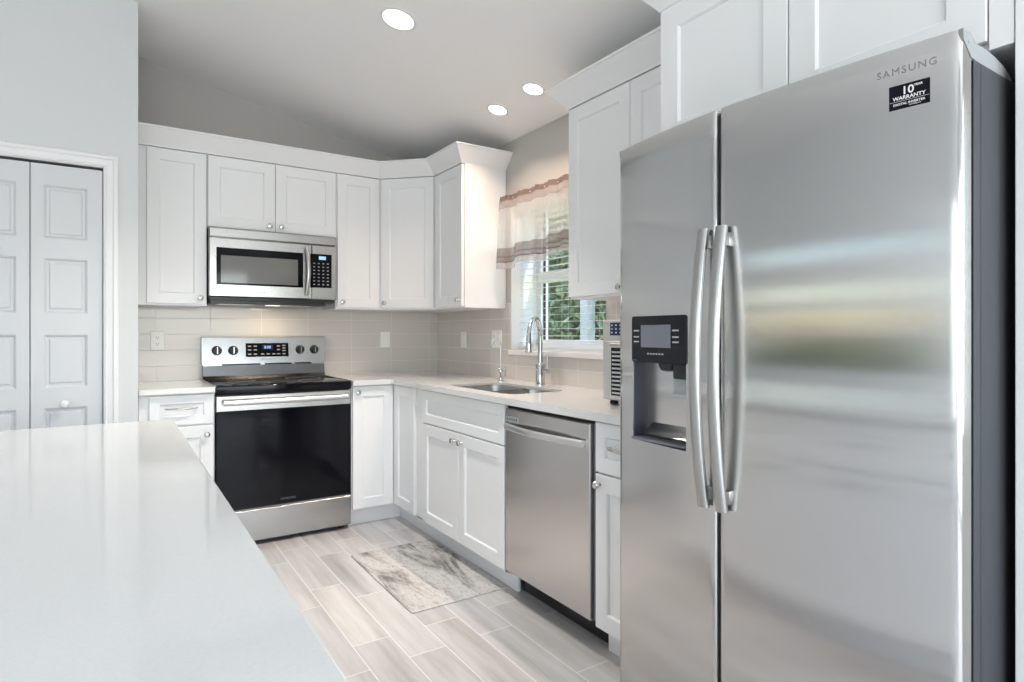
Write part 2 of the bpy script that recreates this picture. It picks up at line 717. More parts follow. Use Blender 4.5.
bm = B()  # added window out of view, put in to light the island side
for a, b in ((-2.2, -2.14), (-1.33, -1.27), (-.46, -.4)):
    box(bm, XW + .15, XW + .21, a, b, .82, 2.08, .003)
for a, b in ((.82, .88), (1.42, 1.47), (2.02, 2.08)):
    box(bm, XW + .15, XW + .21, -2.2, -.4, a, b, .003)
w4 = struct('window_4', bm, TRIMP)
bm = B()
box(bm, XW + .176, XW + .182, -2.16, -.44, .86, 2.04)
struct('window_pane', bm, GLASS, w4)

# sink window: frame, rail, panes and sill
bm = B()
gx0, gx1 = 2.335, 2.395
FZ = 1.10
box(bm, gx0, gx1, WY0, WY0 + .045, FZ, WZ1, .003)
box(bm, gx0, gx1, WY1 - .045, WY1, FZ, WZ1, .003)
box(bm, gx0, gx1, WY0, WY1, FZ, FZ + .065, .003)
box(bm, gx0, gx1, WY0, WY1, WZ1 - .05, WZ1, .003)
w1 = struct('window_1', bm, TRIMP)
bm = B()
box(bm, XW + .001, gx0 + .002, WY1 - .003, WY1, FZ, WZ1)
box(bm, XW + .001, gx0 + .002, WY0, WY0 + .003, FZ, WZ1)
box(bm, XW + .001, gx0 + .002, WY0, WY1, WZ1 - .003, WZ1)
struct('window_liner', bm, TRIMP, w1)
bm = B()
box(bm, gx0 - .012, gx1 - .02, WY0 + .045, WY1 - .045, 1.535, 1.605, .003)
box(bm, gx0 - .005, gx0 + .02, WY0 + .045, WY0 + .08, FZ + .06, 1.54, .003)
struct('window_sash', bm, TRIMP, w1)
bm = B()
box(bm, gx0 + .02, gx0 + .032, WY1 - .055, WY1 - .044, FZ + .06, WZ1 - .05)
box(bm, gx0 + .02, gx0 + .032, WY0 + .044, WY0 + .055, FZ + .06, WZ1 - .05)
struct('window_gasket', bm, BLACK, w1)
bm = B()
box(bm, gx0 + .025, gx0 + .030, WY0 + .04, WY1 - .04, FZ + .05, WZ1 - .04)
struct('window_pane', bm, GLASS, w1)
bm = B()
box(bm, XW - .022, gx0 + .01, WY0 - .012, WY1 + .001, WZ0, FZ, .004)
struct('window_sill', bm, TRIMP, w1)

# tiled splashbacks
TT = .008
bm = B()
box(bm, XC + .001, XW - .001, YB - TT, YB, .90, 1.425)
struct('trim_1', bm, TILE_B)
bm = B()
box(bm, XW - TT, XW, WY1 + .002, YB - TT - .001, .90, 1.40)
box(bm, XW - TT, XW, 1.40, WY0 - .014, .90, 1.40)
box(bm, XW - TT, XW, WY0 - .014, WY1 + .002, .90, WZ0 - .001)
struct('trim_2', bm, TILE_R)


# crown moulding as one mitred sweep per run
def crown(name, path, z0, z1, out, closed_end=True):
    """path: corner points seen from above, room on the right-hand side; flat sloped board with a small top fillet"""
    pts = [Vector((x, y)) for x, y in path]
    offs = []
    for i, p in enumerate(pts):
        ns = []
        if i > 0:
            d = (p - pts[i - 1]).normalized()
            ns.append(Vector((d.y, -d.x)))
        if i < len(pts) - 1:
            d = (pts[i + 1] - p).normalized()
            ns.append(Vector((d.y, -d.x)))
        if len(ns) == 2:
            b = (ns[0] + ns[1])
            b = b / b.length
            offs.append(b / b.dot(ns[0]))
        else:
            offs.append(ns[0])
    prof = [(-.02, z0), (.002, z0), (.004, z0 + .006), (out - .006, z1 - .012), (out, z1 - .010), (out, z1), (-.02, z1)]
    bm = B()
    rs = [[(p.x + o.x * a, p.y + o.y * a, z) for a, z in prof] for p, o in zip(pts, offs)]
    rings(bm, rs)
    return struct(name, bm, WHITE)


ZC0, ZC1 = 2.268, 2.366
YU, XU = 3.98, 1.80                     # door faces of the wall cabinets
DA, DB = (1.522, YU), (XU, 3.700)       # diagonal corner door
YE, YE2 = 3.318, 2.262                  # cabinet ends either side of the window
crown('trim_3', [(XC + .002, YU), DA, DB, (XU, YE), (XW - .002, YE)], ZC0, ZC1, .08)
crown('trim_4', [(XW - .002, YE2), (XU, YE2), (XU, 1.405)], ZC0, ZC1, .08)
XF = 1.50
crown('trim_5', [(XU + .02, 1.402), (XF, 1.402), (XF, .446)], 2.262, 2.37, .09)

# pantry folding door and its casing
cz = .06
bm = B()
prof = [(0, 0), (0, .011), (.008, .014), (.012, .010), (.034, .012), (.040, .018), (.054, .018), (.060, .012), (.060, 0)]
for side in (0, 1):
    x = DX1 if side else DX0
    s = 1 if side else -1
    rings(bm, [[(x + s * a, YP - b, 0) for a, b in prof], [(x + s * a, YP - b, DZ + a) for a, b in prof]])
rings(bm, [[(DX0 - a, YP - b, DZ + a) for a, b in prof], [(DX1 + a, YP - b, DZ + a) for a, b in prof]])
struct('trim_6', bm, TRIMP)
bm = B()
box(bm, DX0, DX0 + .004, YP, YP + .11, 0, DZ)
box(bm, DX1 - .004, DX1, YP, YP + .11, 0, DZ)
box(bm, DX0, DX1, YP, YP + .11, DZ - .004, DZ)
struct('trim_7', bm, TRIMP)

d1 = bpy.data.objects.new('door_1', None)
COL.objects.link(d1)
d1.location = (DX1, YP + .04, 0)
d1['_o'] = (DX1, YP + .04, 0.0)
d1['kind'] = 'structure'
MD = face_south(YP + .04)
lw = .280
for k in range(4):
    u1 = DX1 - .008 - k * (lw + .004)
    u0 = u1 - lw
    z0, z1, t = .012, 2.012, .033
    bm = B()
    # stile and rail grid with raised panels in three rows
    rows = [(.14, .85), (.945, 1.20), (1.302, 1.566), (1.66, 1.916)]
    a, b = u0 + (.048 if k % 2 == 0 else .060), u1 - (.060 if k % 2 == 0 else .048)
    zc = [z0] + [v for r in rows for v in r] + [z1]

    def q(x0, x1, y0, y1, n=t):
        bm.faces.new([bm.verts.new(MD(*p)) for p in ((x0, y0, n), (x1, y0, n), (x1, y1, n), (x0, y1, n))])
    q(u0, a, z0, z1)
    q(b, u1, z0, z1)
    for i in range(0, len(zc), 2):
        q(a, b, zc[i], zc[i + 1])

    def RR(x0, x1, y0, y1, i, n):
        return [MD(x0 + i, y0 + i, n), MD(x1 - i, y0 + i, n), MD(x1 - i, y1 - i, n), MD(x0 + i, y1 - i, n)]
    for r0, r1 in rows:
        rings(bm, [RR(a, b, r0, r1, 0, t), RR(a, b, r0, r1, .005, t - .003), RR(a, b, r0, r1, .011, t - .011), RR(a, b, r0, r1, .020, t - .011), RR(a, b, r0, r1, .026, t - .006)], cap0=False)
    V0 = [MD(u0, z0, 0), MD(u1, z0, 0), MD(u1, z1, 0), MD(u0, z1, 0)]
    V1 = [MD(u0, z0, t), MD(u1, z0, t), MD(u1, z1, t), MD(u0, z1, t)]
    rings(bm, [V0, V1], cap1=False)
    bmesh.ops.remove_doubles(bm, verts=bm.verts, dist=1e-5)
    leaf = struct('door_leaf', bm, DOORP, d1)
    if k in (0, 3):
        bm = B()
        o = MD(-.202 if k == 0 else u1 - .16, .868, t - .001)
        lathe(bm, o, (0, -1, 0), [(.011, 0), (.009, .004), (.008, .014), (.014, .018), (.0185, .025), (.019, .031), (.015, .038), (.006, .041), (.0005, .0415)], 24)
        struct('door_knob', bm, TRIMP, leaf, True)
bm = B()
box(bm, DX0 + .01, DX1 - .006, YP + .012, YP + .05, 2.018, 2.026)
struct('door_track', bm, BLACK, d1)
bm = B()
box(bm, DX0, DX1, YP + .6, YP + .62, 0, 2.1)
struct('wall_closet', bm, WALL)

bm = B()
box(bm, DX1 + .062, XC - .001, YP - .012, YP, 0, .09, .003)
box(bm, XL, DX0 - .062, YP - .012, YP, 0, .09, .003)
struct('baseboard_pantry', bm, TRIMP)

# ------------------------------------------------------------------ worktops
ZT, ZU = .914, .884
bm = B()
box(bm, XC + .002, .457, 3.650, YB - TT - .001, ZU, ZT, .003)
tag(obj('countertop', bm, QUARTZ), 'short white quartz countertop left of the stove', 'countertop')

# L-shaped run with the sink cut-out
SK = (1.575, 1.925, 2.42, 3.085)
bm = B()


def rrect(x0, x1, y0, y1, r, n=5):
    pts = []
    for cx, cy, a0 in ((x1 - r, y1 - r, 0), (x0 + r, y1 - r, 90), (x0 + r, y0 + r, 180), (x1 - r, y0 + r, 270)):
        for i in range(n + 1):
            a = math.radians(a0 + 90 * i / n)
            pts.append((cx + r * math.cos(a), cy + r * math.sin(a)))
    return pts


XCF, YCF = 1.475, 3.650
outer = [(1.226, YB - TT - .001), (1.226, YCF), (XCF - .03, YCF), (XCF - .009, YCF - .009), (XCF, YCF - .03), (XCF, 1.402), (XW - TT - .001, 1.402), (XW - TT - .001, YB - TT - .001)]
hole = rrect(*SK, .07)
for z, flip in ((ZU, 1), (ZT, 0)):
    ov = [bm.verts.new((x, y, z)) for x, y in outer]
    hv = [bm.verts.new((x, y, z)) for x, y in hole]
    es = [bm.edges.new((ov[i], ov[(i + 1) % len(ov)])) for i in range(len(ov))]
    es += [bm.edges.new((hv[i], hv[(i + 1) % len(hv)])) for i in range(len(hv))]
    bmesh.ops.triangle_fill(bm, edges=es, use_beauty=True)
    if z == ZU:
        o0, h0 = ov, hv
    else:
        for a, b in ((o0, ov), (h0, hv)):
            for i in range(len(a)):
                j = (i + 1) % len(a)
                bm.faces.new((a[i], a[j], b[j], b[i]))
bad = [f for f in bm.faces if abs(f.normal.z) > .9 and SK[0] + .03 < f.calc_center_median().x < SK[1] - .03 and SK[2] + .03 < f.calc_center_median().y < SK[3] - .03
       and all(SK[0] - .001 <= v.co.x <= SK[1] + .001 and SK[2] - .001 <= v.co.y <= SK[3] + .001 for v in f.verts)]
if bad:
    bmesh.ops.delete(bm, geom=bad, context='FACES_ONLY')
tag(obj('countertop', bm, QUARTZ), 'white L-shaped quartz countertop around the sink and under the window', 'countertop')

IX0, IX1, IY0, IY1 = -.86, .165, -.12, 2.366
bm = B()
V = [(IX0, 2.366), (IX0, IY0), (IX1, IY0), (IX1, 2.358)]
prism(bm, V, ZU, ZT, .003)
tag(obj('countertop', bm, QUARTZ), 'large white glossy quartz countertop on top of the island', 'countertop')

# ------------------------------------------------------------------ base cabinets
YF, XB = 3.698, 1.520                   # carcass fronts; door faces 20 mm ahead
MB_, MR_ = face_south(YF), face_west(XB)
YK, XK = 3.750, 1.572                   # toe kicks
ZK = .112
ZD = .876                               # top of doors


def carcass(th, parts, toe=None, m=WHITE):
    bm = B()
    for p in parts:
        box(bm, *p)
    obj('carcass', bm, m, th)
    if toe:
        bm = B()
        for p in toe:
            box(bm, *p)
        obj('toe_kick', bm, WHITE, th)


G = 'white shaker base cabinets'
th = thing('base_cabinet', 'white drawer and door base cabinet left of the stove', 'cabinet', (.28, 4.0, 0), G)
carcass(th, [(XC + .004, .459, YF, 4.298, ZK - .01, ZU - .001)], [(XC + .004, .459, YK, YK + .015, 0, ZK - .01)])
fronts(th, MB_, [dict(n='drawer', u=(.148, .452), z=(.715, ZD), st=.045, pull=(.22, .375, .805)),
                 dict(u=(.148, .452), z=(ZK, .705), knob=(.418, .655))])
bm = B()
box(bm, XC + .004, .146, YF - .004, YF, ZK, ZD)
obj('filler', bm, WHITE, th)

th = thing('corner_cabinet', 'white L-shaped corner base cabinet right of the stove with folding doors', 'cabinet', (1.7, 3.9, 0), G)
bm = B()
prism(bm, [(1.227, 4.298), (1.227, YF), (XB, YF), (XB, 3.362), (XW - TT - .004, 3.362), (XW - TT - .004, 4.298)], ZK - .01, ZU - .001)
obj('carcass', bm, WHITE, th)
bm = B()
prism(bm, [(1.227, YK + .015), (1.227, YK), (XK, YK), (XK, 3.362), (XK + .015, 3.362), (XK + .015, YK + .015)], 0, ZK - .01)
obj('toe_kick', bm, WHITE, th)
fronts(th, MB_, [dict(u=(1.232, XB - .024), z=(ZK, ZD), knob=(1.262, .838))])
fronts(th, MR_, [dict(u=(3.366, YF - .0205), z=(ZK, ZD))])

th = thing('sink_cabinet', 'white sink base cabinet with a false drawer front and two doors', 'cabinet', (1.8, 2.85, 0), G)
bm = B()
for p in ((XB, XB + .018, 2.350, 3.358, ZK - .01, ZU - .001), (XB, XW - .012, 2.350, 2.368, ZK - .01, ZU - .001), (XB, XW - .012, 3.340, 3.358, ZK - .01, ZU - .001),
          (XB, XW - .012, 2.350, 3.358, ZK - .01, ZK + .01), (XW - .03, XW - .012, 2.350, 3.358, ZK - .01, ZU - .001)):
    box(bm, *p)
obj('carcass', bm, WHITE, th)
bm = B()
box(bm, XK, XK + .015, 2.350, 3.358, 0, ZK - .01)
obj('toe_kick', bm, WHITE, th)
bm = B()
box(bm, XB - .004, XB, 3.252, 3.356, ZK, ZD)
obj('filler', bm, WHITE, th)
fronts(th, MR_, [dict(n='false_front', u=(2.356, 3.248), z=(.690, ZD), st=.05),
                 dict(u=(2.804, 3.248), z=(ZK, .682), knob=(2.842, .640)),
                 dict(u=(2.356, 2.800), z=(ZK, .682), knob=(2.765, .640))])

th = thing('base_cabinet', 'narrow white base cabinet between the dishwasher and the refrigerator', 'cabinet', (1.8, 1.57, 0), G)
carcass(th, [(XB, XW - .012, 1.404, 1.728, ZK - .01, ZU - .001)], [(XK, XK + .015, 1.404, 1.728, 0, ZK - .01)])
fronts(th, MR_, [dict(n='drawer', u=(1.408, 1.722), z=(.692, ZD), st=.05, pull=(1.49, 1.643, .79)),
                 dict(u=(1.408, 1.722), z=(ZK, .684), knob=(1.698, .648))])

# island base
th = thing('kitchen_island', 'white island base cabinet under the large quartz top', 'island', (-.3, 1.1, 0))
bm = B()
box(bm, -.58, .125, .12, 2.325, .10, ZU - .001)
obj('carcass', bm, WHITE, th)
bm = B()
box(bm, -.56, .065, .16, 2.29, 0, .10)
obj('toe_kick', bm, WHITE, th)
ME = lambda u, z, n: (.125 + n, u, z)
for k in range(4):
    a = .125 + k * .55
    bm = B()
    shaker(bm, ME, a + .003, a + .547, .69, ZD, .02, .05)
    d = obj('drawer', bm, WHITE, th)
    pull(ME, a + .2, a + .35, .79, .02, d)
    for s in (0, 1):
        bm = B()
        shaker(bm, ME, a + .003 + s * .272, a + .272 + s * .275, ZK, .682)
        d = obj('door', bm, WHITE, th)
        knob(ME, a + .24 + s * .07, .64, .02, d)
bm = B()
shaker(bm, lambda u, z, n: (u, 2.325 + n, z), -.57, .12, .105, ZD, .014, .07)
obj('end_panel', bm, WHITE, th)

# ------------------------------------------------------------------ wall cabinets
G = 'white shaker wall cabinets'
MU, MX = face_south(YU + .02), face_west(XU + .02)
ZB, ZTU = 1.368, 2.262
DB0 = 1.378


def upper(label, loc, boxes, M, items, cat='cabinet', name='wall_cabinet', filler=None, z0=ZB):
    th = thing(name, label, cat, loc, G)
    bm = B()
    for p in boxes:
        if isinstance(p[0], (tuple, list)):
            prism(bm, p, z0, ZC0 + .03)
        else:
            box(bm, *p)
    obj('carcass', bm, WHITE, th)
    if filler:
        bm = B()
        box(bm, *filler)
        obj('filler', bm, WHITE, th)
    fronts(th, M, items)
    return th


upper('single door white wall cabinet left of the microwave', (.28, 4.1, ZB),
      [(XC + .003, .455, YU + .02, 4.306, ZB, ZC0 + .03)], MU,
      [dict(u=(.148, .451), z=(DB0, ZTU), knob=(.418, 1.414))], filler=(XC + .003, .147, YU + .014, YU + .02, ZB, ZTU))
upper('short two-door white wall cabinet above the microwave', (.84, 4.1, 1.84),
      [(.457, 1.219, YU + .02, 4.306, 1.836, ZC0 + .03)], MU,
      [dict(u=(.460, .836), z=(1.840, ZTU), knob=(.803, 1.872)), dict(u=(.840, 1.216), z=(1.840, ZTU), knob=(.873, 1.872))])
upper('single door white wall cabinet right of the microwave, before the corner', (1.37, 4.1, ZB),
      [(1.221, 1.520, YU + .02, 4.306, ZB, ZC0 + .03)], MU,
      [dict(u=(1.229, 1.516), z=(DB0, ZTU), knob=(1.260, 1.414))])
r2 = .02 / math.sqrt(2)
A_ = Vector((DA[0] + r2, DA[1] + r2))
C_ = Vector((DB[0] + r2, DB[1] + r2))
MDG = face_line(A_, C_)
dl = (C_ - A_).length
upper('diagonal corner white wall cabinet with one wide door', (1.85, 4.0, ZB),
      [[(1.5215, 4.306), (1.5215, YU + .02), (A_.x, A_.y + .002), (C_.x + .002, C_.y), (XU + .02, DB[1] - .001), (XW - .004, DB[1] - .001), (XW - .004, 4.306)]], MDG,
      [dict(u=(.008, dl - .008), z=(DB0, ZTU), knob=(.04, 1.414))])
th = upper('narrow white wall cabinet between the corner and the window', (1.97, 3.5, ZB),
           [(XU + .02, XW - .004, YE + .016, DB[1] - .002, ZB, ZC0 + .03)], MX,
           [dict(u=(YE + .004, DB[1] - .012), z=(DB0, ZTU), knob=(YE + .035, 1.414))])
bm = B()
box(bm, XU + .022, XW - .004, YE, YE + .016, ZB, ZC0 + .03, .001)
obj('end_panel', bm, WHITE, th)
upper('two-door white wall cabinet between the window and the refrigerator', (1.97, 1.84, ZB),
      [(XU + .02, XW - .004, 1.405, YE2, ZB, ZC0 + .03)], MX,
      [dict(u=(1.852, YE2 - .003), z=(DB0, ZTU), knob=(1.898, 1.404)), dict(u=(1.409, 1.848), z=(DB0, ZTU), knob=(1.80, 1.404))])
MF = face_west(XF + .02)
th = upper('deep two-door white cabinet above the refrigerator', (1.85, .93, 1.80),
           [(XF + .02, XW - .004, .464, 1.402, 1.79, 2.30)], MF,
           [dict(u=(.950, 1.400), z=(1.808, 2.262), st=.072), dict(u=(.508, .946), z=(1.808, 2.262), st=.072)])
bm = B()
box(bm, XF + .003, XF + .02, .463, .505, 1.788, 2.262, .001)
obj('filler', bm, WHITE, th)
bm = B()
box(bm, XF, XW - .004, .440, .461, 0, 2.262, .002)
tag(obj('end_panel_board', bm, WHITE), 'tall white panel closing the right side of the refrigerator', 'panel')

# ------------------------------------------------------------------ range
RX0, RX1, RY = .461, 1.221, 3.672
th = thing('electric_range', 'stainless steel freestanding range with black glass oven door', 'stove', ((RX0 + RX1) / 2, 3.98, 0))
MRG = face_south(RY + .04)
bm = B()
box(bm, RX0 + .002, RX1 - .002, RY + .04, 4.285, .03, .868)
obj('body', bm, CASE, th)
bm = B()
box(bm, RX0, RX1, RY + .004, 4.25, .866, .914, .006, 3)
obj('cooktop', bm, BLACKG, th, True)
ct = th.children[-1]
for cx, cy, r in ((.67, 3.83, .105), (1.03, 3.83, .085), (.66, 4.08, .08), (1.03, 4.08, .105)):
    bm = B()
    rings(bm, [[(cx + k * math.cos(a * math.pi / 18), cy + k * math.sin(a * math.pi / 18), z) for a in range(36)] for k, z in ((r - .002, .9138), (r - .002, .9145), (r, .9145), (r, .9138))], False, False)
    obj('burner_ring', bm, GREYP, ct)
bm = B()
for x in (RX0 - .002, RX1 - .004):
    bm = B() if x > 1 else bm
    box(bm, x, x + .006, RY + .01, 4.22, .908, .9165, .001)
    obj('side_trim', bm, STEEL, th)
# backguard
bm = B()
rings(bm, [[(RX0 - .006, 4.245, 1.010), (RX0 - .006, 4.298, 1.010), (RX0 - .006, 4.298, 1.184), (RX0 - .006, 4.268, 1.184), (RX0 - .006, 4.262, 1.180)],
           [(RX1 + .006, 4.245, 1.010), (RX1 + .006, 4.298, 1.010), (RX1 + .006, 4.298, 1.184), (RX1 + .006, 4.268, 1.184), (RX1 + .006, 4.262, 1.180)]])
cp = obj('control_panel', bm, STEEL, th)


def MC(u, z, n):
    y = 4.245 + (z - 1.010) * .1
    return (u, y - n, z)


for u in (.541, .637, 1.056, 1.151):
    bm = B()
    lathe(bm, MC(u, 1.096, -.002), (0, -1, .1), [(.030, 0), (.030, .004), (.027, .007), (.024, .02), (.020, .024), (.0005, .0245)], 28)
    k = obj('knob', bm, BLACK, cp, True)
    bm = B()
    box(bm, u - .0065, u + .0065, MC(u, 1.096, .034)[1], MC(u, 1.096, .02)[1], 1.072, 1.121, .002)
    obj('grip', bm, BLACK, k)
    bm = B()
    box(bm, u - .0022, u + .0022, MC(u, 1.096, .0347)[1], MC(u, 1.096, .0335)[1], 1.076, 1.118)
    obj('pointer', bm, NICKEL, k)
bm = B()
slab(bm, MC, .712, .980, 1.052, 1.142, .003, 0, .001)
dp = obj('display', bm, BLACKG, cp)
bm = B()
slab(bm, MC, .815, .878, 1.100, 1.130, .0012, .003, .0003)
obj('screen', bm, mat('dark_screen', (.02, .04, .09), .2), dp)
text('clock_digits', '8:00', .024, lambda u, v, n: MC(.846 + u, 1.107 + v, .0044 + n), LED, dp, .0005)
for i, (u, z) in enumerate([(.735, 1.122), (.770, 1.122), (.735, 1.098), (.770, 1.098), (.735, 1.070), (.770, 1.070), (.815, 1.070), (.850, 1.070), (.885, 1.070), (.915, 1.122), (.915, 1.098), (.915, 1.070), (.95, 1.125), (.95, 1.108), (.95, 1.091), (.95, 1.070)]):
    bm = B()
    slab(bm, MC, u - .010, u + .010, z - .003, z + .003, .0006, .003, .0001)
    obj('button', bm, PRINT2, dp)
text('lettering', 'SAMSUNG', .016, lambda u, v, n: MC(.846 + u, 1.030 + v, n), GREYP, cp, .0006, spacing=1.15)
bm = B()
box(bm, RX0 + .004, RX1 - .004, 4.262, 4.298, .998, 1.012)
for u in (RX0 + .0, .80, .97, RX1 - .06):
    pass
obj('vent_slot', bm, BLACK, th)
for u0, u1 in ((RX0, .57), (.80, .83), (1.0, 1.02), (1.13, RX1)):
    bm = B()
    box(bm, u0, u1, 4.248, 4.264, .998, 1.011, .001)
    obj('vent_tab', bm, STEEL, th)
bm = B()
rings(bm, [[(RX0, 4.225, .912), (RX0, 4.297, .912), (RX0, 4.297, 1.0), (RX0, 4.256, 1.0), (RX0, 4.246, .935)],
           [(RX1, 4.225, .912), (RX1, 4.297, .912), (RX1, 4.297, 1.0), (RX1, 4.256, 1.0), (RX1, 4.246, .935)]])
obj('back_panel', bm, STEELK, th)
# oven door
bm = B()
slab(bm, MRG, RX0 + .003, RX1 - .003, .770, .858, .036, 0, .004)
od = obj('oven_door', bm, STEEL, th)
bm = B()
slab(bm, MRG, RX0 + .003, RX1 - .003, .214, .770, .034, 0, .003)
obj('door_glass', bm, BLACKG, od)
bm = B()
slab(bm, MRG, RX0 + .003, RX1 - .003, .207, .216, .033, 0, .0005)
obj('door_edge', bm, GREYP, od)
bm = B()
tube(bm, [MRG(RX0 + .035 + i * (RX1 - RX0 - .07) / 10, .822, .078) for i in range(11)], .0125, 16, 1.25)
for u in (RX0 + .06, RX1 - .06):
    tube(bm, [MRG(u, .822, .034), MRG(u, .822, .075)], .011, 12)
obj('handle', bm, BARH, od, True)
text('lettering', 'SAMSUNG', .017, lambda u, v, n: MRG(.846 + u, .240 + v, .034 + n), GREYP, od, .0004, spacing=1.15)
bm = B()
slab(bm, MRG, RX0 + .003, RX1 - .003, .028, .204, .034, 0, .002)
obj('drawer', bm, STEEL, th)
for x in (RX0 + .04, RX1 - .04):
    for y in (RY + .07, 4.24):
        bm = B()
        lathe(bm, (x, y, 0), (0, 0, 1), [(.02, 0), (.02, .012), (.012, .014), (.012, .034)], 16)
        obj('leg', bm, RUBBER, th, True)

# ------------------------------------------------------------------ microwave
MX0, MX1, MY = .459, 1.208, 3.940
MM = face_south(MY + .045)
th = thing('microwave_oven', 'stainless steel microwave with black window hung under the wall cabinet', 'microwave', (.835, 4.1, 1.40))
bm = B()
box(bm, MX0 + .003, MX1 - .003, MY + .04, 4.300, 1.405, 1.833)
obj('body', bm, CASE, th)
bm = B()
slab(bm, MM, MX0, MX1, 1.776, 1.833, .045, 0, .006)
obj('vent_grille', bm, STEEL, th)
bm = B()
slab(bm, MM, MX0, 1.050, 1.424, 1.773, .045, 0, .005)
md = obj('door', bm, STEEL, th)
bm = B()
slab(bm, MM, .499, .998, 1.496, 1.716, .0015, .0445, .0005)
wf = obj('window_frame', bm, BLACKG, md)
bm = B()
slab(bm, MM, .523, .965, 1.508, 1.670, .001, .0462, .0003)
obj('window_glass', bm, mat('mesh_window', (.17, .17, .165), .06), wf)
bm = B()
tube(bm, [MM(1.013 + .010 * math.sin(math.pi * i / 12), 1.448 + .304 * i / 12, .058 + .024 * math.sin(math.pi * i / 12)) for i in range(13)], [.011 + .002 * math.sin(math.pi * i / 12) for i in range(13)], 14, .8)
for z in (1.46, 1.74):
    tube(bm, [MM(1.013, z, .043), MM(1.014, z, .062)], .009, 12)
obj('handle', bm, STEELH, md, True)
text('lettering', 'SAMSUNG', .014, lambda u, v, n: MM(.74 + u, 1.452 + v, .045 + n), GREYP, md, .0005, spacing=1.15)
bm = B()
slab(bm, MM, 1.053, MX1, 1.424, 1.773, .045, 0, .005)
cp = obj('control_panel', bm, STEEL, th)
bm = B()
slab(bm, MM, 1.042, 1.178, 1.500, 1.716, .0015, .0447, .0005)
kp = obj('keypad', bm, BLACKG, cp)
bm = B()
slab(bm, MM, 1.096, 1.140, 1.680, 1.702, .001, .046, .0003)
obj('display', bm, LED, kp)
bm = B()
for r in range(7):
    for c in range(4):
        u, z = 1.066 + c * .029, 1.655 - r * .0225
        slab(bm, MM, u - .0055, u + .0055, z - .0032, z + .0032, .0006, .0462, .0001)
obj('key_print', bm, PRINT2, kp)
bm = B()
slab(bm, MM, MX0 + .005, MX1 - .005, 1.404, 1.424, .02, 0, .002)
obj('lower_lip', bm, BLACK, th)
bm = B()
box(bm, MX0 + .01, MX1 - .06, MY + .03, 4.24, 1.384, 1.406, .003)
obj('underside_tray', bm, BLACK, th)
un = th.children[-1]
for x in (.52, .88):
    bm = B()
    box(bm, x, x + .2, MY + .08, MY + .22, 1.382, 1.386, .001)
    obj('grease_filter', bm, NICKEL, un)
bm = B()
box(bm, .80, .88, 4.04, 4.10, 1.381, 1.386, .001)
obj('cooktop_lamp', bm, LENS2, un)
lamp('microwave_lamp', 'AREA', (.84, 4.07, 1.377), (0, 0, 0), 1.5, (1, .82, .6), .09, .06, un)

# ------------------------------------------------------------------ refrigerator
FY0, FY1, FX = .478, 1.382, 1.300
FC, FH = (FY0 + FY1) / 2, (FY1 - FY0) / 2
FZT, FZB = 1.768, .075
GAP = .9885


def fx(y):
    return FX - .037 * (1 - ((y - FC) / FH) ** 2)


th = thing('refrigerator', 'stainless steel side-by-side refrigerator with ice and water dispenser', 'refrigerator', (1.70, .93, 0))
bm = B()
box(bm, 1.39, 2.08, FY0 + .002, FY1 - .002, .03, 1.724)
for a, b in ((FY0 + .002, FY0 + .04), (FY1 - .04, FY1 - .002), (.97, 1.01)):
    box(bm, 1.357, 1.392, a, b, .03, 1.724)
box(bm, 1.357, 1.392, FY0 + .004, FY1 - .004, 1.69, 1.724)
box(bm, 1.357, 1.392, FY0 + .004, FY1 - .004, .03, .10)
obj('case', bm, CASE, th, True)
bm = B()
for a, b in ((FY0 + .012, FY0 + .05), (FY1 - .05, FY1 - .012), (.955, 1.02)):
    box(bm, 1.315, 1.36, a, b, .09, 1.70)
box(bm, 1.276, 1.32, GAP - .0042, GAP + .0042, .09, 1.758)  # black strip added to darken the gap between the doors
box(bm, 1.315, 1.36, FY0 + .014, FY1 - .014, 1.66, 1.698)
box(bm, 1.315, 1.36, FY0 + .014, FY1 - .014, .092, .13)
obj('gasket', bm, BLACK, th)
bm = B()
box(bm, 1.33, 1.37, FY0 + .01, FY1 - .01, .02, .085, .004)
for k in range(9):
    box(bm, 1.326, 1.332, FY0 + .06, FY1 - .06, .03 + k * .0055, .0325 + k * .0055)
obj('base_grille', bm, GREYP, th)
for y in (FY0 + .06, FY1 - .06):
    for x in (1.42, 2.0):
        bm = B()
        lathe(bm, (x, y, 0), (0, 0, 1), [(.022, 0), (.022, .012), (.012, .014), (.012, .034)], 16)
        obj('foot', bm, RUBBER, th, True)
for y0, s in ((FY0, 1), (FY1, -1)):
    bm = B()
    ya, yb = sorted((y0 + s * .004, y0 + s * .085))
    sh = [(1.352, 1.724), (1.352, 1.757), (1.40, 1.760), (1.46, 1.757), (1.51, 1.748), (1.545, 1.735), (1.556, 1.724)]
    rings(bm, [[(x, y, z) for x, z in sh] for y in (ya, yb)])
    obj('hinge_cover', bm, HINGE, th)
    bm = B()
    hp = [(1.303, 1.7675), (1.305, 1.748), (1.340, 1.722), (1.3555, 1.722), (1.3555, 1.757), (1.332, 1.7675)]
    ya, yb = sorted((y0 - s * .0012, y0 + s * .006))
    rings(bm, [[(x, y, z) for x, z in hp] for y in (ya, yb)])
    lathe(bm, (1.326, y0 - s * .001, 1.748), (0, -s, 0), [(.003, 0), (.003, .001), (.0005, .0014)], 12)
    obj('hinge_bracket', bm, HINGE, th)


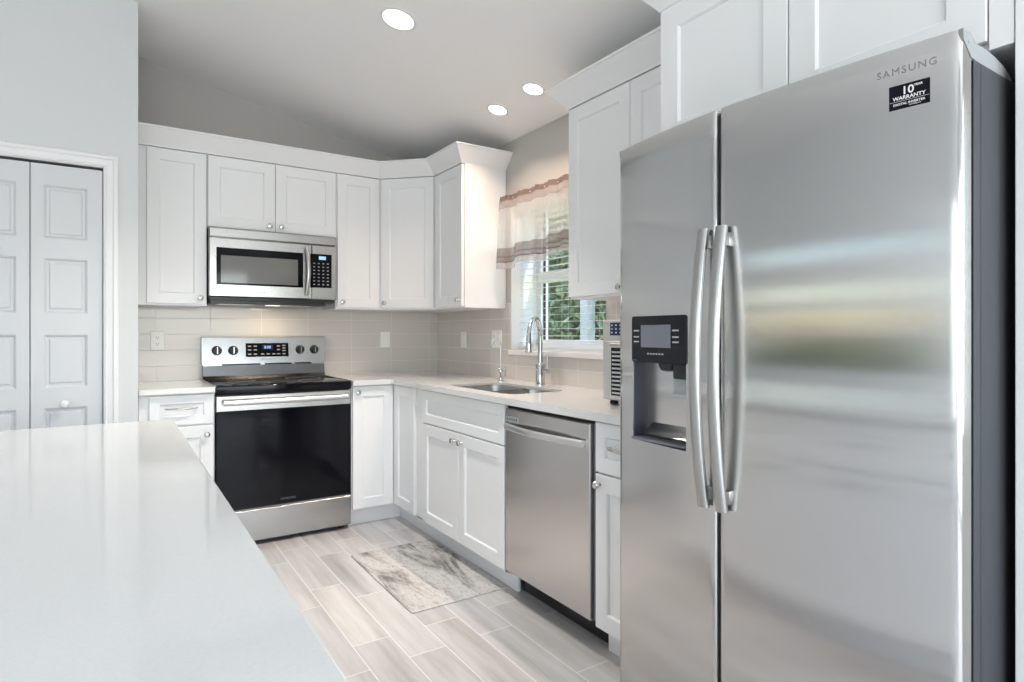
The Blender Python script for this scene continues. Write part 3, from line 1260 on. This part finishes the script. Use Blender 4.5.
def fridge_door(name, ya, yb, crease=None, hole=None):
    """curved door; the hole (y0, y1, z0, z1) opens into a recess"""
    r = .010
    ys = [ya] + [ya + r * (1 - math.cos(a)) for a in (.5, 1.0, 1.57)]
    ys += [ya + .02 + (yb - ya - .04) * i / 22 for i in range(23)]
    ys += [yb - r * (1 - math.cos(a)) for a in (1.57, 1.0, .5)] + [yb]
    if hole:
        ys += [hole[0], hole[1]]
    ys = sorted(set(round(v, 5) for v in ys))
    zs = [FZB, FZB + .004, .4, .8, 1.2, 1.5, 1.66, 1.70]
    if hole:
        zs += [hole[2], hole[3]]
    zs = sorted(set(zs))
    bm = B()

    def X(y):
        d = min(y - ya, yb - y)
        rr = 0
        if d < r:
            rr = r - math.sqrt(max(r * r - (r - d) ** 2, 0))
        return fx(y) + rr

    def Zc(y):
        if not crease:
            return FZT - .004
        k = max(0, min(1, (yb - .06 - y) / (yb - ya - .14)))
        return FZT - .004 - .034 * (1 - (1 - k) ** 2.2)
    grid = []
    for z in zs:
        grid.append([bm.verts.new((X(y) + (.003 if z == FZB else 0), y, z)) for y in ys])
    grid.append([bm.verts.new((X(y), y, Zc(y))) for y in ys])
    grid.append([bm.verts.new((X(y) + .10 * (FZT - Zc(y)) + .002, y, FZT)) for y in ys])
    nz = len(grid)
    zl = zs + [FZT - .002, FZT]
    for i in range(nz - 1):
        for j in range(len(ys) - 1):
            if hole and hole[0] - 1e-4 <= ys[j] and ys[j + 1] <= hole[1] + 1e-4 and hole[2] - 1e-4 <= zl[i] and zl[i + 1] <= hole[3] + 1e-4:
                continue
            bm.faces.new((grid[i][j], grid[i][j + 1], grid[i + 1][j + 1], grid[i + 1][j]))
    # rim of the recess
    if hole:
        j0, j1 = ys.index(round(hole[0], 5)), ys.index(round(hole[1], 5))
        i0, i1 = zs.index(hole[2]), zs.index(hole[3])
        loop = [(i0, j) for j in range(j0, j1)] + [(i, j1) for i in range(i0, i1)] + [(i1, j) for j in range(j1, j0, -1)] + [(i, j0) for i in range(i1, i0, -1)]
        fr = [grid[i][j] for i, j in loop]
        bk = [bm.verts.new((1.376, v.co.y, v.co.z)) for v in fr]
        for a in range(len(fr)):
            b = (a + 1) % len(fr)
            bm.faces.new((fr[a], fr[b], bk[b], bk[a]))
    # sides, top, bottom, back
    XBK = 1.341
    back = [[bm.verts.new((XBK, ya if k == 0 else yb, row[0].co.z)) for row in grid] for k in (0, 1)]
    for k, j in ((0, 0), (1, -1)):
        for i in range(nz - 1):
            bm.faces.new((grid[i][j], grid[i + 1][j], back[k][i + 1], back[k][i]))
    for i in (0, -1):
        bm.faces.new(list(grid[i]) + [back[1][i], back[0][i]])
    bm.faces.new(back[0] + back[1][::-1])
    return obj(name, bm, STEELD, th, True)


HO = (1.092, 1.310, .893, 1.128)
fd = fridge_door('freezer_door', GAP + .005, FY1, None, HO)
rd = fridge_door('refrigerator_door', FY0, GAP - .005, True)


def MFR(off=0):
    return lambda u, z, n: (fx(u) - n + off, u, z)


def curved_slab(bm, y0, y1, z0, z1, t, n0, rad=.008, seg=10):
    pts = rrect(y0, y1, z0, z1, rad, 4)
    out = [[(fx(y) - n, y, z) for y, z in pts] for n in (n0, n0 + t)]
    rings(bm, out)


bm = B()
curved_slab(bm, 1.089, 1.313, 1.122, 1.256, .004, -.001)
dp = obj('dispenser_panel', bm, mat('dispenser_black', (.010, .009, .014), .12, Specular_IOR_Level=.25), fd)
bm = B()
curved_slab(bm, 1.146, 1.270, 1.166, 1.230, .0008, .003, .002)
scr = obj('dispenser_screen', bm, LCD, fd)
for y in (1.128, 1.291):
    for z in (1.214, 1.196, 1.182):
        bm = B()
        curved_slab(bm, y - .012, y + .012, z - .002, z + .002, .0005, .003, .0008)
        obj('dispenser_key', bm, LGREY, fd)
bm = B()
for i in range(6):
    curved_slab(bm, 1.175 + i * .012, 1.182 + i * .012, 1.146, 1.150, .0005, .003, .0008)
obj('dispenser_marking', bm, LGREY, fd)
RECM = mat('recess_grey', (.045, .046, .066), .35)
bm = B()
box(bm, 1.374, 1.384, HO[0] - .008, HO[1] + .008, HO[2] - .008, HO[3] + .008)
box(bm, fx(HO[1]) + .004, 1.376, HO[1] - .002, HO[1] + .002, HO[2], HO[3])
box(bm, fx(HO[0]) + .004, 1.376, HO[0] - .002, HO[0] + .002, HO[2], HO[3])
box(bm, fx(1.2) + .008, 1.376, HO[0], HO[1], HO[3] - .004, HO[3] + .002)
obj('dispenser_recess', bm, RECM, fd)
bm = B()
# stainless liner sweeping down and forward to the tray
pr_ = [(1.372, 1.122, 0), (1.371, 1.04, 0), (1.366, 1.00, .003), (1.352, .96, .010), (1.332, .928, .018), (1.312, .910, .024)]
rings(bm, [[(x, HO[0] + .003, z), (x - .0, HO[1] - .050 + k, z), (x + .012 * (z > .93), HO[1] - .040 + k, z), (x + .004, HO[1] - .036 + k, z - .002)] for x, z, k in pr_], False, False, False)
obj('dispenser_liner', bm, STEEL, fd, True)
bm = B()
box(bm, 1.279, 1.374, HO[0] + .002, HO[1] - .002, HO[2] + .001, HO[2] + .009, .002)
for i in range(12):
    box(bm, 1.284 + .0, 1.310, HO[0] + .014 + i * .016, HO[0] + .018 + i * .016, HO[2] + .008, HO[2] + .0105)
obj('drip_tray', bm, GREYP, fd)
bm = B()
lathe(bm, (1.325, 1.200, 1.126), (0, 0, -1), [(.032, 0), (.032, .012), (.026, .024), (.016, .028), (.0005, .0285)], 20)
box(bm, 1.290, 1.345, 1.098, 1.158, 1.080, 1.124, .004)
obj('dispenser_spout', bm, BLACK, fd, True)
bm = B()
box(bm, 1.336, 1.341, 1.120, 1.200, 1.030, 1.100, .002)
box(bm, 1.333, 1.344, 1.120, 1.200, 1.024, 1.034, .002)
obj('dispenser_paddle', bm, CLEAR, fd, True)


def fridge_handle(y, parent):
    bm = B()
    n = 24
    rs = []
    for i in range(n + 1):
        k = i / n
        z = .768 + .702 * k
        bow = 1 - (2 * k - 1) ** 2
        x = fx(y) - .017 - .033 * bow
        rs.append([(x + .013 * math.cos(a) * (.9), y + .0165 * math.sin(a), z) for a in [2 * math.pi * s / 16 for s in range(16)]])
    rings(bm, rs)
    for z in (.80, 1.438):
        box(bm, fx(y) - .03, fx(y) + .001, y - .009, y + .009, z - .018, z + .018, .004)
    obj('handle', bm, STEELH, parent, True)


fridge_handle(1.018, fd)
fridge_handle(.962, rd)
text('lettering', 'SAMSUNG', .0195, lambda u, v, n: (fx(.566 - u) - n, .566 - u, 1.7145 + v), mat('logo_metal', (.30, .30, .30), .45, 1), rd, .0008, spacing=1.22)
bm = B()
curved_slab(bm, .5265, .595, 1.645, 1.6925, .0004, 0, .0004)
st = obj('warranty_sticker', bm, mat('sticker_black', (.004, .004, .009), .4, Specular_IOR_Level=.15), rd)


def MS(u, v, n):
    y = .561 - u
    return (fx(y) - .0004 - n, y, 1.645 + v)


text('sticker_lettering', '10', .0215, lambda u, v, n: MS(u - .002, .0275 + v, n), PRINT, rd, .0002, bold=.0004)
text('sticker_lettering', 'YEAR', .006, lambda u, v, n: MS(u + .0155, .0385 + v, n), PRINT, rd, .0002, bold=.0001)
text('sticker_lettering', 'WARRANTY', .0098, lambda u, v, n: MS(u, .0180 + v, n), PRINT, rd, .0002, bold=.0002)
text('sticker_lettering', 'DIGITAL INVERTER', .0063, lambda u, v, n: MS(u, .0075 + v, n), PRINT, rd, .0002, bold=.0001)
text('sticker_lettering', 'COMPRESSOR', .0032, lambda u, v, n: MS(u + .010, .0035 + v, n), PRINT, rd, .0002)
bm = B()
slab(bm, lambda u, z, n: MS(u, z, n), -.033, .033, .0152, .0157, .0002, 0, .00005)
obj('sticker_rule', bm, PRINT, rd)

# ------------------------------------------------------------------ dishwasher
DY0, DY1 = 1.734, 2.344
th = thing('dishwasher', 'stainless steel dishwasher under the counter beside the sink cabinet', 'dishwasher', (1.8, 2.04, 0))
MW = face_west(1.535)
bm = B()
box(bm, 1.535, 2.10, DY0 + .002, DY1 - .002, .10, .872)
obj('body', bm, BLACK, th)
bm = B()
slab(bm, MW, DY0 + .018, DY1 - .004, .120, .864, .037, 0, .004)
dd = obj('door', bm, STEELW, th)
bm = B()
slab(bm, MW, DY0 + .003, DY0 + .016, .120, .866, .02, 0, .001)
obj('side_gasket', bm, GREYP, th)
bm = B()
n = 16
hp = []
for i in range(n + 1):
    k = i / n
    y = DY0 + .045 + (DY1 - DY0 - .06) * k
    hp.append([MW(y + dy, .785 + dz, .048 + .030 * math.sin(math.pi * k) + dn) for dy, dz, dn in
               ((0, -.014, -.006), (0, -.014, .002), (0, -.008, .007), (0, .008, .007), (0, .014, .002), (0, .014, -.006))])
rings(bm, hp)
for y in (DY0 + .052, DY1 - .022):
    box(bm, 1.535 - .055, 1.535 - .035, y - .006, y + .006, .774, .797, .002)
obj('handle', bm, BARH, dd, True)
bm = B()
slab(bm, MW, 2.232, 2.335, .806, .830, .0015, .037, .0005)
bd = obj('badge', bm, LGREY, dd)
bm = B()
for i in range(5):
    slab(bm, MW, 2.242 + i * .018, 2.254 + i * .018, .812, .824, .0006, .0385, .0002)
obj('badge_print', bm, GREYP, bd)
bm = B()
box(bm, 1.60, 1.615, DY0 + .002, DY1 - .002, .004, .10)
obj('toe_panel', bm, BLACK, th)
for y in (DY0 + .03, DY1 - .03):
    for x in (1.64, 2.05):
        bm = B()
        lathe(bm, (x, y, 0), (0, 0, 1), [(.016, 0), (.016, .01), (.007, .012), (.007, .101)], 12)
        obj('leg', bm, NICKEL, th, True)

# ------------------------------------------------------------------ sink
th = thing('kitchen_sink', 'undermount stainless double-bowl sink set into the white counter', 'sink', ((SK[0] + SK[1]) / 2, (SK[2] + SK[3]) / 2, .70))
SX = SK
bm = B()
rings(bm, [[(x, y, ZU - .001) for x, y in rrect(SX[0] - .012, SX[1] + .012, SX[2] - .012, SX[3] + .012, .075)],
           [(x, y, ZU - .001) for x, y in rrect(SX[0] - .004, SX[1] + .004, SX[2] - .004, SX[3] + .004, .07)],
           [(x, y, ZU - .006) for x, y in rrect(SX[0] - .004, SX[1] + .004, SX[2] - .004, SX[3] + .004, .07)],
           [(x, y, ZU - .006) for x, y in rrect(SX[0] - .012, SX[1] + .012, SX[2] - .012, SX[3] + .012, .075)]], False, False)
obj('rim', bm, STEELB, th)
ym = 2.72
for y0, y1 in ((SX[2], ym - .012), (ym + .012, SX[3])):
    bm = B()
    rings(bm, [[(x, y, z) for x, y in rrect(SX[0] + i, SX[1] - i, y0 + i, y1 - i, max(.07 - i * .2, .03))] for i, z in
               ((.0008, .901), (.002, .895), (.004, .75), (.012, .715), (.03, .702), (.12, .698))], False, True)
    bw = obj('bowl', bm, STEELB, th, True)
    bm = B()
    lathe(bm, ((SX[0] + SX[1]) / 2, (y0 + y1) / 2, .6985), (0, 0, 1), [(.045, 0), (.045, .002), (.036, .003), (.030, -.0), (.0005, .0)], 24)
    obj('drain', bm, CHROME, bw, True)
bm = B()
box(bm, SX[0], SX[1], ym - .0125, ym + .0125, ZU - .014, ZU + .004, .005)
obj('divider', bm, STEELB, th, True)

# ------------------------------------------------------------------ faucets
fx0, fy0 = 2.020, 2.790
th = thing('kitchen_faucet', 'tall chrome gooseneck faucet with pull-down spray head behind the sink', 'faucet', (fx0, fy0, ZT))
bm = B()
lathe(bm, (fx0, fy0, ZT), (0, 0, 1), [(.030, 0), (.030, .004), (.0265, .006), (.0265, .115), (.022, .122), (.014, .126), (.014, .140)], 28)
obj('body', bm, CHROME, th, True)
dx, dy = -.80, -.60
bm = B()
pts, rd_ = [], []
for z in (1.04, 1.12, 1.18):
    pts.append((fx0, fy0, z))
R_ = .100
for i in range(0, 15):
    a = math.pi - math.radians(172) * i / 14
    k = R_ + R_ * math.cos(a)
    pts.append((fx0 + dx * k, fy0 + dy * k, 1.188 + R_ * math.sin(a)))
tube(bm, pts, .0145, 16)
obj('spout', bm, CHROME, th, True)
e = Vector(pts[-1])
bm = B()
lathe(bm, e, (dx * .10, dy * .10, -1), [(.0155, -.004), (.0155, .01), (.0175, .03), (.0195, .095), (.018, .10), (.012, .101), (.0005, .1012)], 20)
obj('spray_head', bm, CHROME, th, True)
bm = B()
hz = ZT + .078
ha = Vector((.25, -.97, 0)).normalized()
o = Vector((fx0, fy0, hz))
tube(bm, [o + ha * .018, o + ha * .06], .0135, 16)
lv = o + ha * .050
tube(bm, [lv + Vector((0, 0, .005)), lv + Vector((0, 0, .04)), lv + ha * .004 + Vector((0, 0, .098))], [.0055, .005, .0045], 12)
obj('lever', bm, CHROME, th, True)

gx, gy = 1.965, 3.125
th = thing('filter_faucet', 'small slim chrome water filter tap near the corner of the counter', 'faucet', (gx, gy, ZT))
bm = B()
lathe(bm, (gx, gy, ZT), (0, 0, 1), [(.020, 0), (.020, .004), (.012, .010), (.009, .030), (.013, .045), (.014, .070), (.009, .085), (.006, .10)], 20)
obj('body', bm, CHROME, th, True)
bm = B()
pts = [(gx, gy, ZT + z) for z in (.095, .15, .21)]
dx, dy, R_ = -.75, -.2, .040
dl_ = math.hypot(dx, dy)
dx, dy = dx / dl_, dy / dl_
for i in range(13):
    a = math.pi - math.radians(165) * i / 12
    k = R_ + R_ * math.cos(a)
    pts.append((gx + dx * k, gy + dy * k, ZT + .222 + R_ * math.sin(a)))
pts.append((pts[-1][0] + dx * .004, pts[-1][1] + dy * .004, pts[-1][2] - .022))
tube(bm, pts, .0052, 12)
obj('spout', bm, CHROME, th, True)
bm = B()
tube(bm, [(gx, gy - .01, ZT + .060), (gx, gy - .052, ZT + .060)], .006, 12)
tube(bm, [(gx, gy - .05, ZT + .035), (gx, gy - .052, ZT + .09)], [.004, .0055], 12)
obj('lever', bm, CHROME, th, True)

# ------------------------------------------------------------------ countertop oven
th = thing('toaster_oven', 'silver countertop oven with blue keypad beside the refrigerator', 'oven', (1.87, 1.68, ZT))
OX, OY0, OY1 = 1.70, 1.46, 1.908
MO = face_west(OX)
bm = B()
box(bm, OX, 2.06, OY0, OY1, ZT + .018, 1.262, .008, 3)
obj('body', bm, mat('silver_paint', (.56, .56, .55), .35, .6), th, True)
bm = B()
slab(bm, MO, OY0 + .015, OY1 - .028, ZT + .024, 1.175, .012, 0, .003)
od = obj('door', bm, mat('silver_door', (.55, .55, .54), .3, .7), th)
bm = B()
slab(bm, MO, OY0 + .05, OY1 - .068, .955, 1.148, .0015, .012, .0005)
wn = obj('window', bm, BLACKG, od)
bm = B()
for k in range(11):
    slab(bm, MO, OY0 + .055, OY1 - .073, .962 + k * .0165, .969 + k * .0165, .001, .0135, .0003)
obj('rack_lines', bm, LGREY, wn)
bm = B()
tube(bm, [MO(OY0 + .06 + i * (OY1 - OY0 - .16) / 8, 1.160, .045) for i in range(9)], .008, 12)
for y in (OY0 + .07, OY1 - .11):
    tube(bm, [MO(y, 1.160, .01), MO(y, 1.160, .044)], .006, 10)
obj('handle', bm, STEELH, od, True)
bm = B()
slab(bm, MO, OY0 + .1, OY1 - .050, 1.198, 1.250, .003, 0, .001)
kp = obj('keypad', bm, mat('keypad_navy', (.012, .025, .06), .2), th)
bm = B()
for r in range(3):
    for c in range(12):
        slab(bm, MO, OY1 - .066 - c * .024, OY1 - .058 - c * .024, 1.206 + r * .015, 1.212 + r * .015, .0006, .003, .0001)
obj('key_print', bm, mat('key_blue', (.35, .5, .7), .4), kp)
for x in (OX + .03, 2.03):
    for y in (OY0 + .04, OY1 - .04):
        bm = B()
        lathe(bm, (x, y, ZT), (0, 0, 1), [(.016, 0), (.018, .006), (.014, .019)], 16)
        obj('foot', bm, RUBBER, th, True)


# ------------------------------------------------------------------ outlets and switch
def plate(label, M, u, z, w, h, kind, name='wall_outlet'):
    th = thing(name, label, 'outlet' if name == 'wall_outlet' else 'switch', M(u, z, 0), 'white wall plates')
    bm = B()
    slab(bm, M, u - w / 2, u + w / 2, z - h / 2, z + h / 2, .006, .0005, .002)
    obj('cover', bm, PLATE, th)
    n = 2 if w > .1 else 1
    for i in range(n):
        c = u + (i - (n - 1) / 2) * .046
        if kind == 'outlet':
            for dz in (.02, -.02):
                bm = B()
                pts = rrect(c - .0165, c + .0165, z + dz - .0145, z + dz + .0145, .008, 4)
                rings(bm, [[M(a, b, k) for a, b in pts] for k in (.006, .0085)])
                s = obj('socket', bm, PLATE, th)
                bm = B()
                for du in (-.006, .006):
                    slab(bm, M, c + du - .001, c + du + .001, z + dz - .002, z + dz + .006, .0004, .0083, .0001)
                slab(bm, M, c - .002, c + .002, z + dz - .010, z + dz - .006, .0004, .0083, .0001)
                obj('slots', bm, SLOT, s)
        else:
            bm = B()
            slab(bm, M, c - .016, c + .016, z - .033, z + .033, .005, .006, .002)
            obj('rocker', bm, PLATE, th)


MT, MTR = face_south(YB - TT), face_west(XW - TT)
plate('white wall outlet on the tiles left of the stove', MT, .217, 1.161, .072, .115, 'outlet')
plate('blank-faced white wall plate on the tiles right of the stove', MT, 1.684, 1.160, .076, .115, 'switch', 'wall_switch')
plate('slim white switch plate on the side tiles near the corner', MTR, 3.876, 1.160, .076, .115, 'switch', 'wall_switch')
plate('wide white outlet plate behind the small filter tap', MTR, 3.42, 1.168, .118, .118, 'outlet')

# ------------------------------------------------------------------ window blind and valance
th = thing('window_blind', 'white horizontal slat blind hanging in the sink window', 'blind', (2.215, (WY0 + WY1) / 2, 1.11))
bm = B()
zz = 1.15
while zz < 1.975:
    V = []
    for k in range(5):
        a = (k / 4 - .5)
        V.append((2.215 + a * .048, zz + .001 * (1 - 4 * a * a) + a * .0022))
    rings(bm, [[(x, y, z) for x, z in V] + [(x, y, z - .0018) for x, z in V[::-1]] for y in (WY0 + .008, WY1 - .008)])
    zz += .0425
obj('slats', bm, SLATM, th)
bm = B()
box(bm, 2.18, 2.25, WY0 + .004, WY1 - .004, 1.985, 2.038, .003)
obj('headrail', bm, SLATM, th)
bm = B()
box(bm, 2.19, 2.24, WY0 + .008, WY1 - .008, 1.104, 1.124, .003)
obj('bottom_rail', bm, SLATM, th)
bm = B()
for y in (WY0 + .12, (WY0 + WY1) / 2, WY1 - .12):
    for x in (2.192, 2.238):
        tube(bm, [(x, y, 1.11), (x, y, 1.99)], .0009, 6)
obj('ladder_cord', bm, SLATM, th)

bm = B()
RXX, RZ = 2.055, 2.045
tube(bm, [(XW - .002, 3.29, RZ), (RXX + .02, 3.29, RZ), (RXX, 3.275, RZ), (RXX, 3.0, RZ), (RXX, 2.6, RZ), (RXX, 2.29, RZ), (RXX + .02, 2.275, RZ), (XW - .002, 2.275, RZ)], .006, 10)
tag(obj('curtain_rod', bm, TRIMP, None, True), 'slim white curtain rod carrying the sheer valance above the window', 'curtain rod')

th = thing('valance', 'sheer cream and taupe banded valance gathered above the sink window', 'curtain', (RXX, 2.82, 1.63))
random.seed(4)


def fold(y, z):
    k = (2.07 - z) / .44
    x = RXX + (.010 + .012 * k) * math.sin(y * 41 + 1.2 * math.sin(y * 7)) + .006 * math.sin(y * 97) * (1 - .5 * k)
    if k < .1:
        x += .006 * math.sin(y * 210) * (1 - k * 10)
    return x - .016 - .012 * k


def drop(y):
    # hem falls in steps from fold to fold
    return -.022 + .05 * (3.31 - y) / 1.0 + .010 * math.sin(y * 19 + 2)


def band(name, za, zb, m, par, off=0.0, rows=6):
    bm = B()
    ys = [2.285 + (3.272 - 2.285) * i / 180 for i in range(181)]
    rs = []
    for r in range(rows + 1):
        row = []
        for y in ys:
            z = za + (zb - za) * r / rows
            zz_ = z + (drop(y) * max(0, (2.0 - z)) / .37)
            spread = (y - 2.80) * (1 + .08 * (2.07 - z) / .44) + 2.80
            row.append((fold(y, z) + off, spread, zz_))
        rs.append(row)
    rings(bm, rs, False, False, False)
    return obj(name, bm, m, par, True)


band('panel', 1.990, 1.745, SHEER, th, 0, 8)
band('header', 2.062, 2.030, SHEER_H, th, -.002, 3)
band('rod_pocket', 2.030, 1.985, SHEER_P, th, -.002, 3)
band('lower_band', 1.750, 1.698, SHEER_T, th, -.002, 3)
band('lower_band', 1.696, 1.668, SHEER_T, th, -.002, 3)
band('hem', 1.670, 1.628, SHEER_L, th, -.001, 3)
for z in (1.698, 1.669):
    band('seam', z + .0025, z - .0025, SHEER_D, th, -.003, 1)

# ------------------------------------------------------------------ mat on the floor
bm = B()
prism(bm, rrect(1.066, 1.552, 2.410, 3.222, .012, 3), .0005, .006, .001)
tag(obj('floor_mat', bm, RUGM), 'grey weathered-wood print mat lying before the sink cabinet', 'mat')


# ------------------------------------------------------------------ recessed ceiling lights
def can(x, y, r, label, energy, color, spread):
    z = ceil_z(x)
    th = thing('recessed_light', label, 'ceiling light', (x, y, z), 'recessed ceiling lights')
    nv = Vector((-.2184, 0, -1)).normalized()
    bm = B()
    lathe(bm, Vector((x, y, z)) - nv * .001, nv, [(r + .014, 0), (r + .014, .003), (r + .006, .006), (r, .006), (r - .002, .003), (r - .002, 0)], 36)
    obj('trim_ring', bm, TRIMP, th, True)
    bm = B()
    lathe(bm, Vector((x, y, z)) + nv * .001, nv, [(r - .001, 0), (r - .001, .003), (.0005, .0032)], 36)
    obj('lens', bm, LENS, th, True)
    rot = nv.to_track_quat('-Z', 'Y').to_euler()
    lamp('lamp_light', 'AREA', Vector((x, y, z)) + nv * .012, rot, energy, color, r * 1.7, None, th, shape='DISK', spread=math.radians(spread))


can(1.100, 2.643, .072, 'large recessed ceiling light nearest the camera, above the floor aisle', 16, (1, .97, .92), 100)
can(1.852, 2.978, .052, 'small recessed ceiling light farther from the refrigerator, near the window wall', 4.8, (1, .75, .58), 125)
can(1.852, 2.623, .052, 'small recessed ceiling light nearer the refrigerator, along the window wall', 4.8, (1, .75, .58), 125)

# ------------------------------------------------------------------ outside
bm = B()
box(bm, -14, XL - .16, -8, 14, -.25, -.15)
struct('lawn', bm, LAWN)
bm = B()
box(bm, XW + .28, 14, -8, 14, -.25, -.15)
struct('ground_outside', bm, LAWN)


def foliage(name, label, x0, x1, y0, y1, z1, n, seed, s=.07):
    rnd = random.Random(seed)
    bm = B()
    for i in range(n):
        u = rnd.random()
        p = Vector((x0 + (x1 - x0) * rnd.random(), y0 + (y1 - y0) * u, -.15 + (z1 + .15 + .35 * math.sin(u * 23) + .25 * math.sin(u * 61)) * rnd.random() ** .8))
        d = Vector((rnd.uniform(-1, 1), rnd.uniform(-1, 1), rnd.uniform(-.6, 1))).normalized()
        w = d.cross(Vector((rnd.uniform(-1, 1), rnd.uniform(-1, 1), rnd.uniform(-1, 1)))).normalized()
        k = s * rnd.uniform(.6, 1.5)
        q = d.cross(w) * k * .15
        vs = [bm.verts.new(p), bm.verts.new(p + d * k * .5 + w * k * .32 + q), bm.verts.new(p + d * k), bm.verts.new(p + d * k * .5 - w * k * .32 + q)]
        bm.faces.new(vs)
    # leafy mass behind the outer leaves
    xs_ = (x0 + x1) / 2 + .3
    rs = []
    for i in range(41):
        y = y0 + (y1 - y0) * i / 40
        rs.append([(xs_ + .25 * math.sin(i * 1.7 + k * 2.1), y, -.15 + (z1 * .96 + .15 + .2 * math.sin(i * 1.3)) * k / 8) for k in range(9)])
    rings(bm, rs, False, False, False)
    o = obj(name, bm, LEAF)
    o['kind'] = 'stuff'
    o['label'] = label
    o['category'] = 'hedge'
    return o


foliage('hedge', 'dense green hedge seen through the sink window blind', 5.0, 6.9, 3.2, 11.5, 3.6, 26000, 1, .12)
foliage('hedge', 'garden hedge outside the far left window', -8.5, -7.3, -3, 10, 1.1, 7000, 2, .13)
bm = B()
box(bm, 4.2, 4.30, 4.94, 5.07, -.15, 3.2, .005)
tag(obj('porch_post', bm, LGREY), 'pale post outside, seen through the sink window blind', 'post')

for o in list(bpy.data.objects):
    if '_o' in o.keys():
        del o['_o']
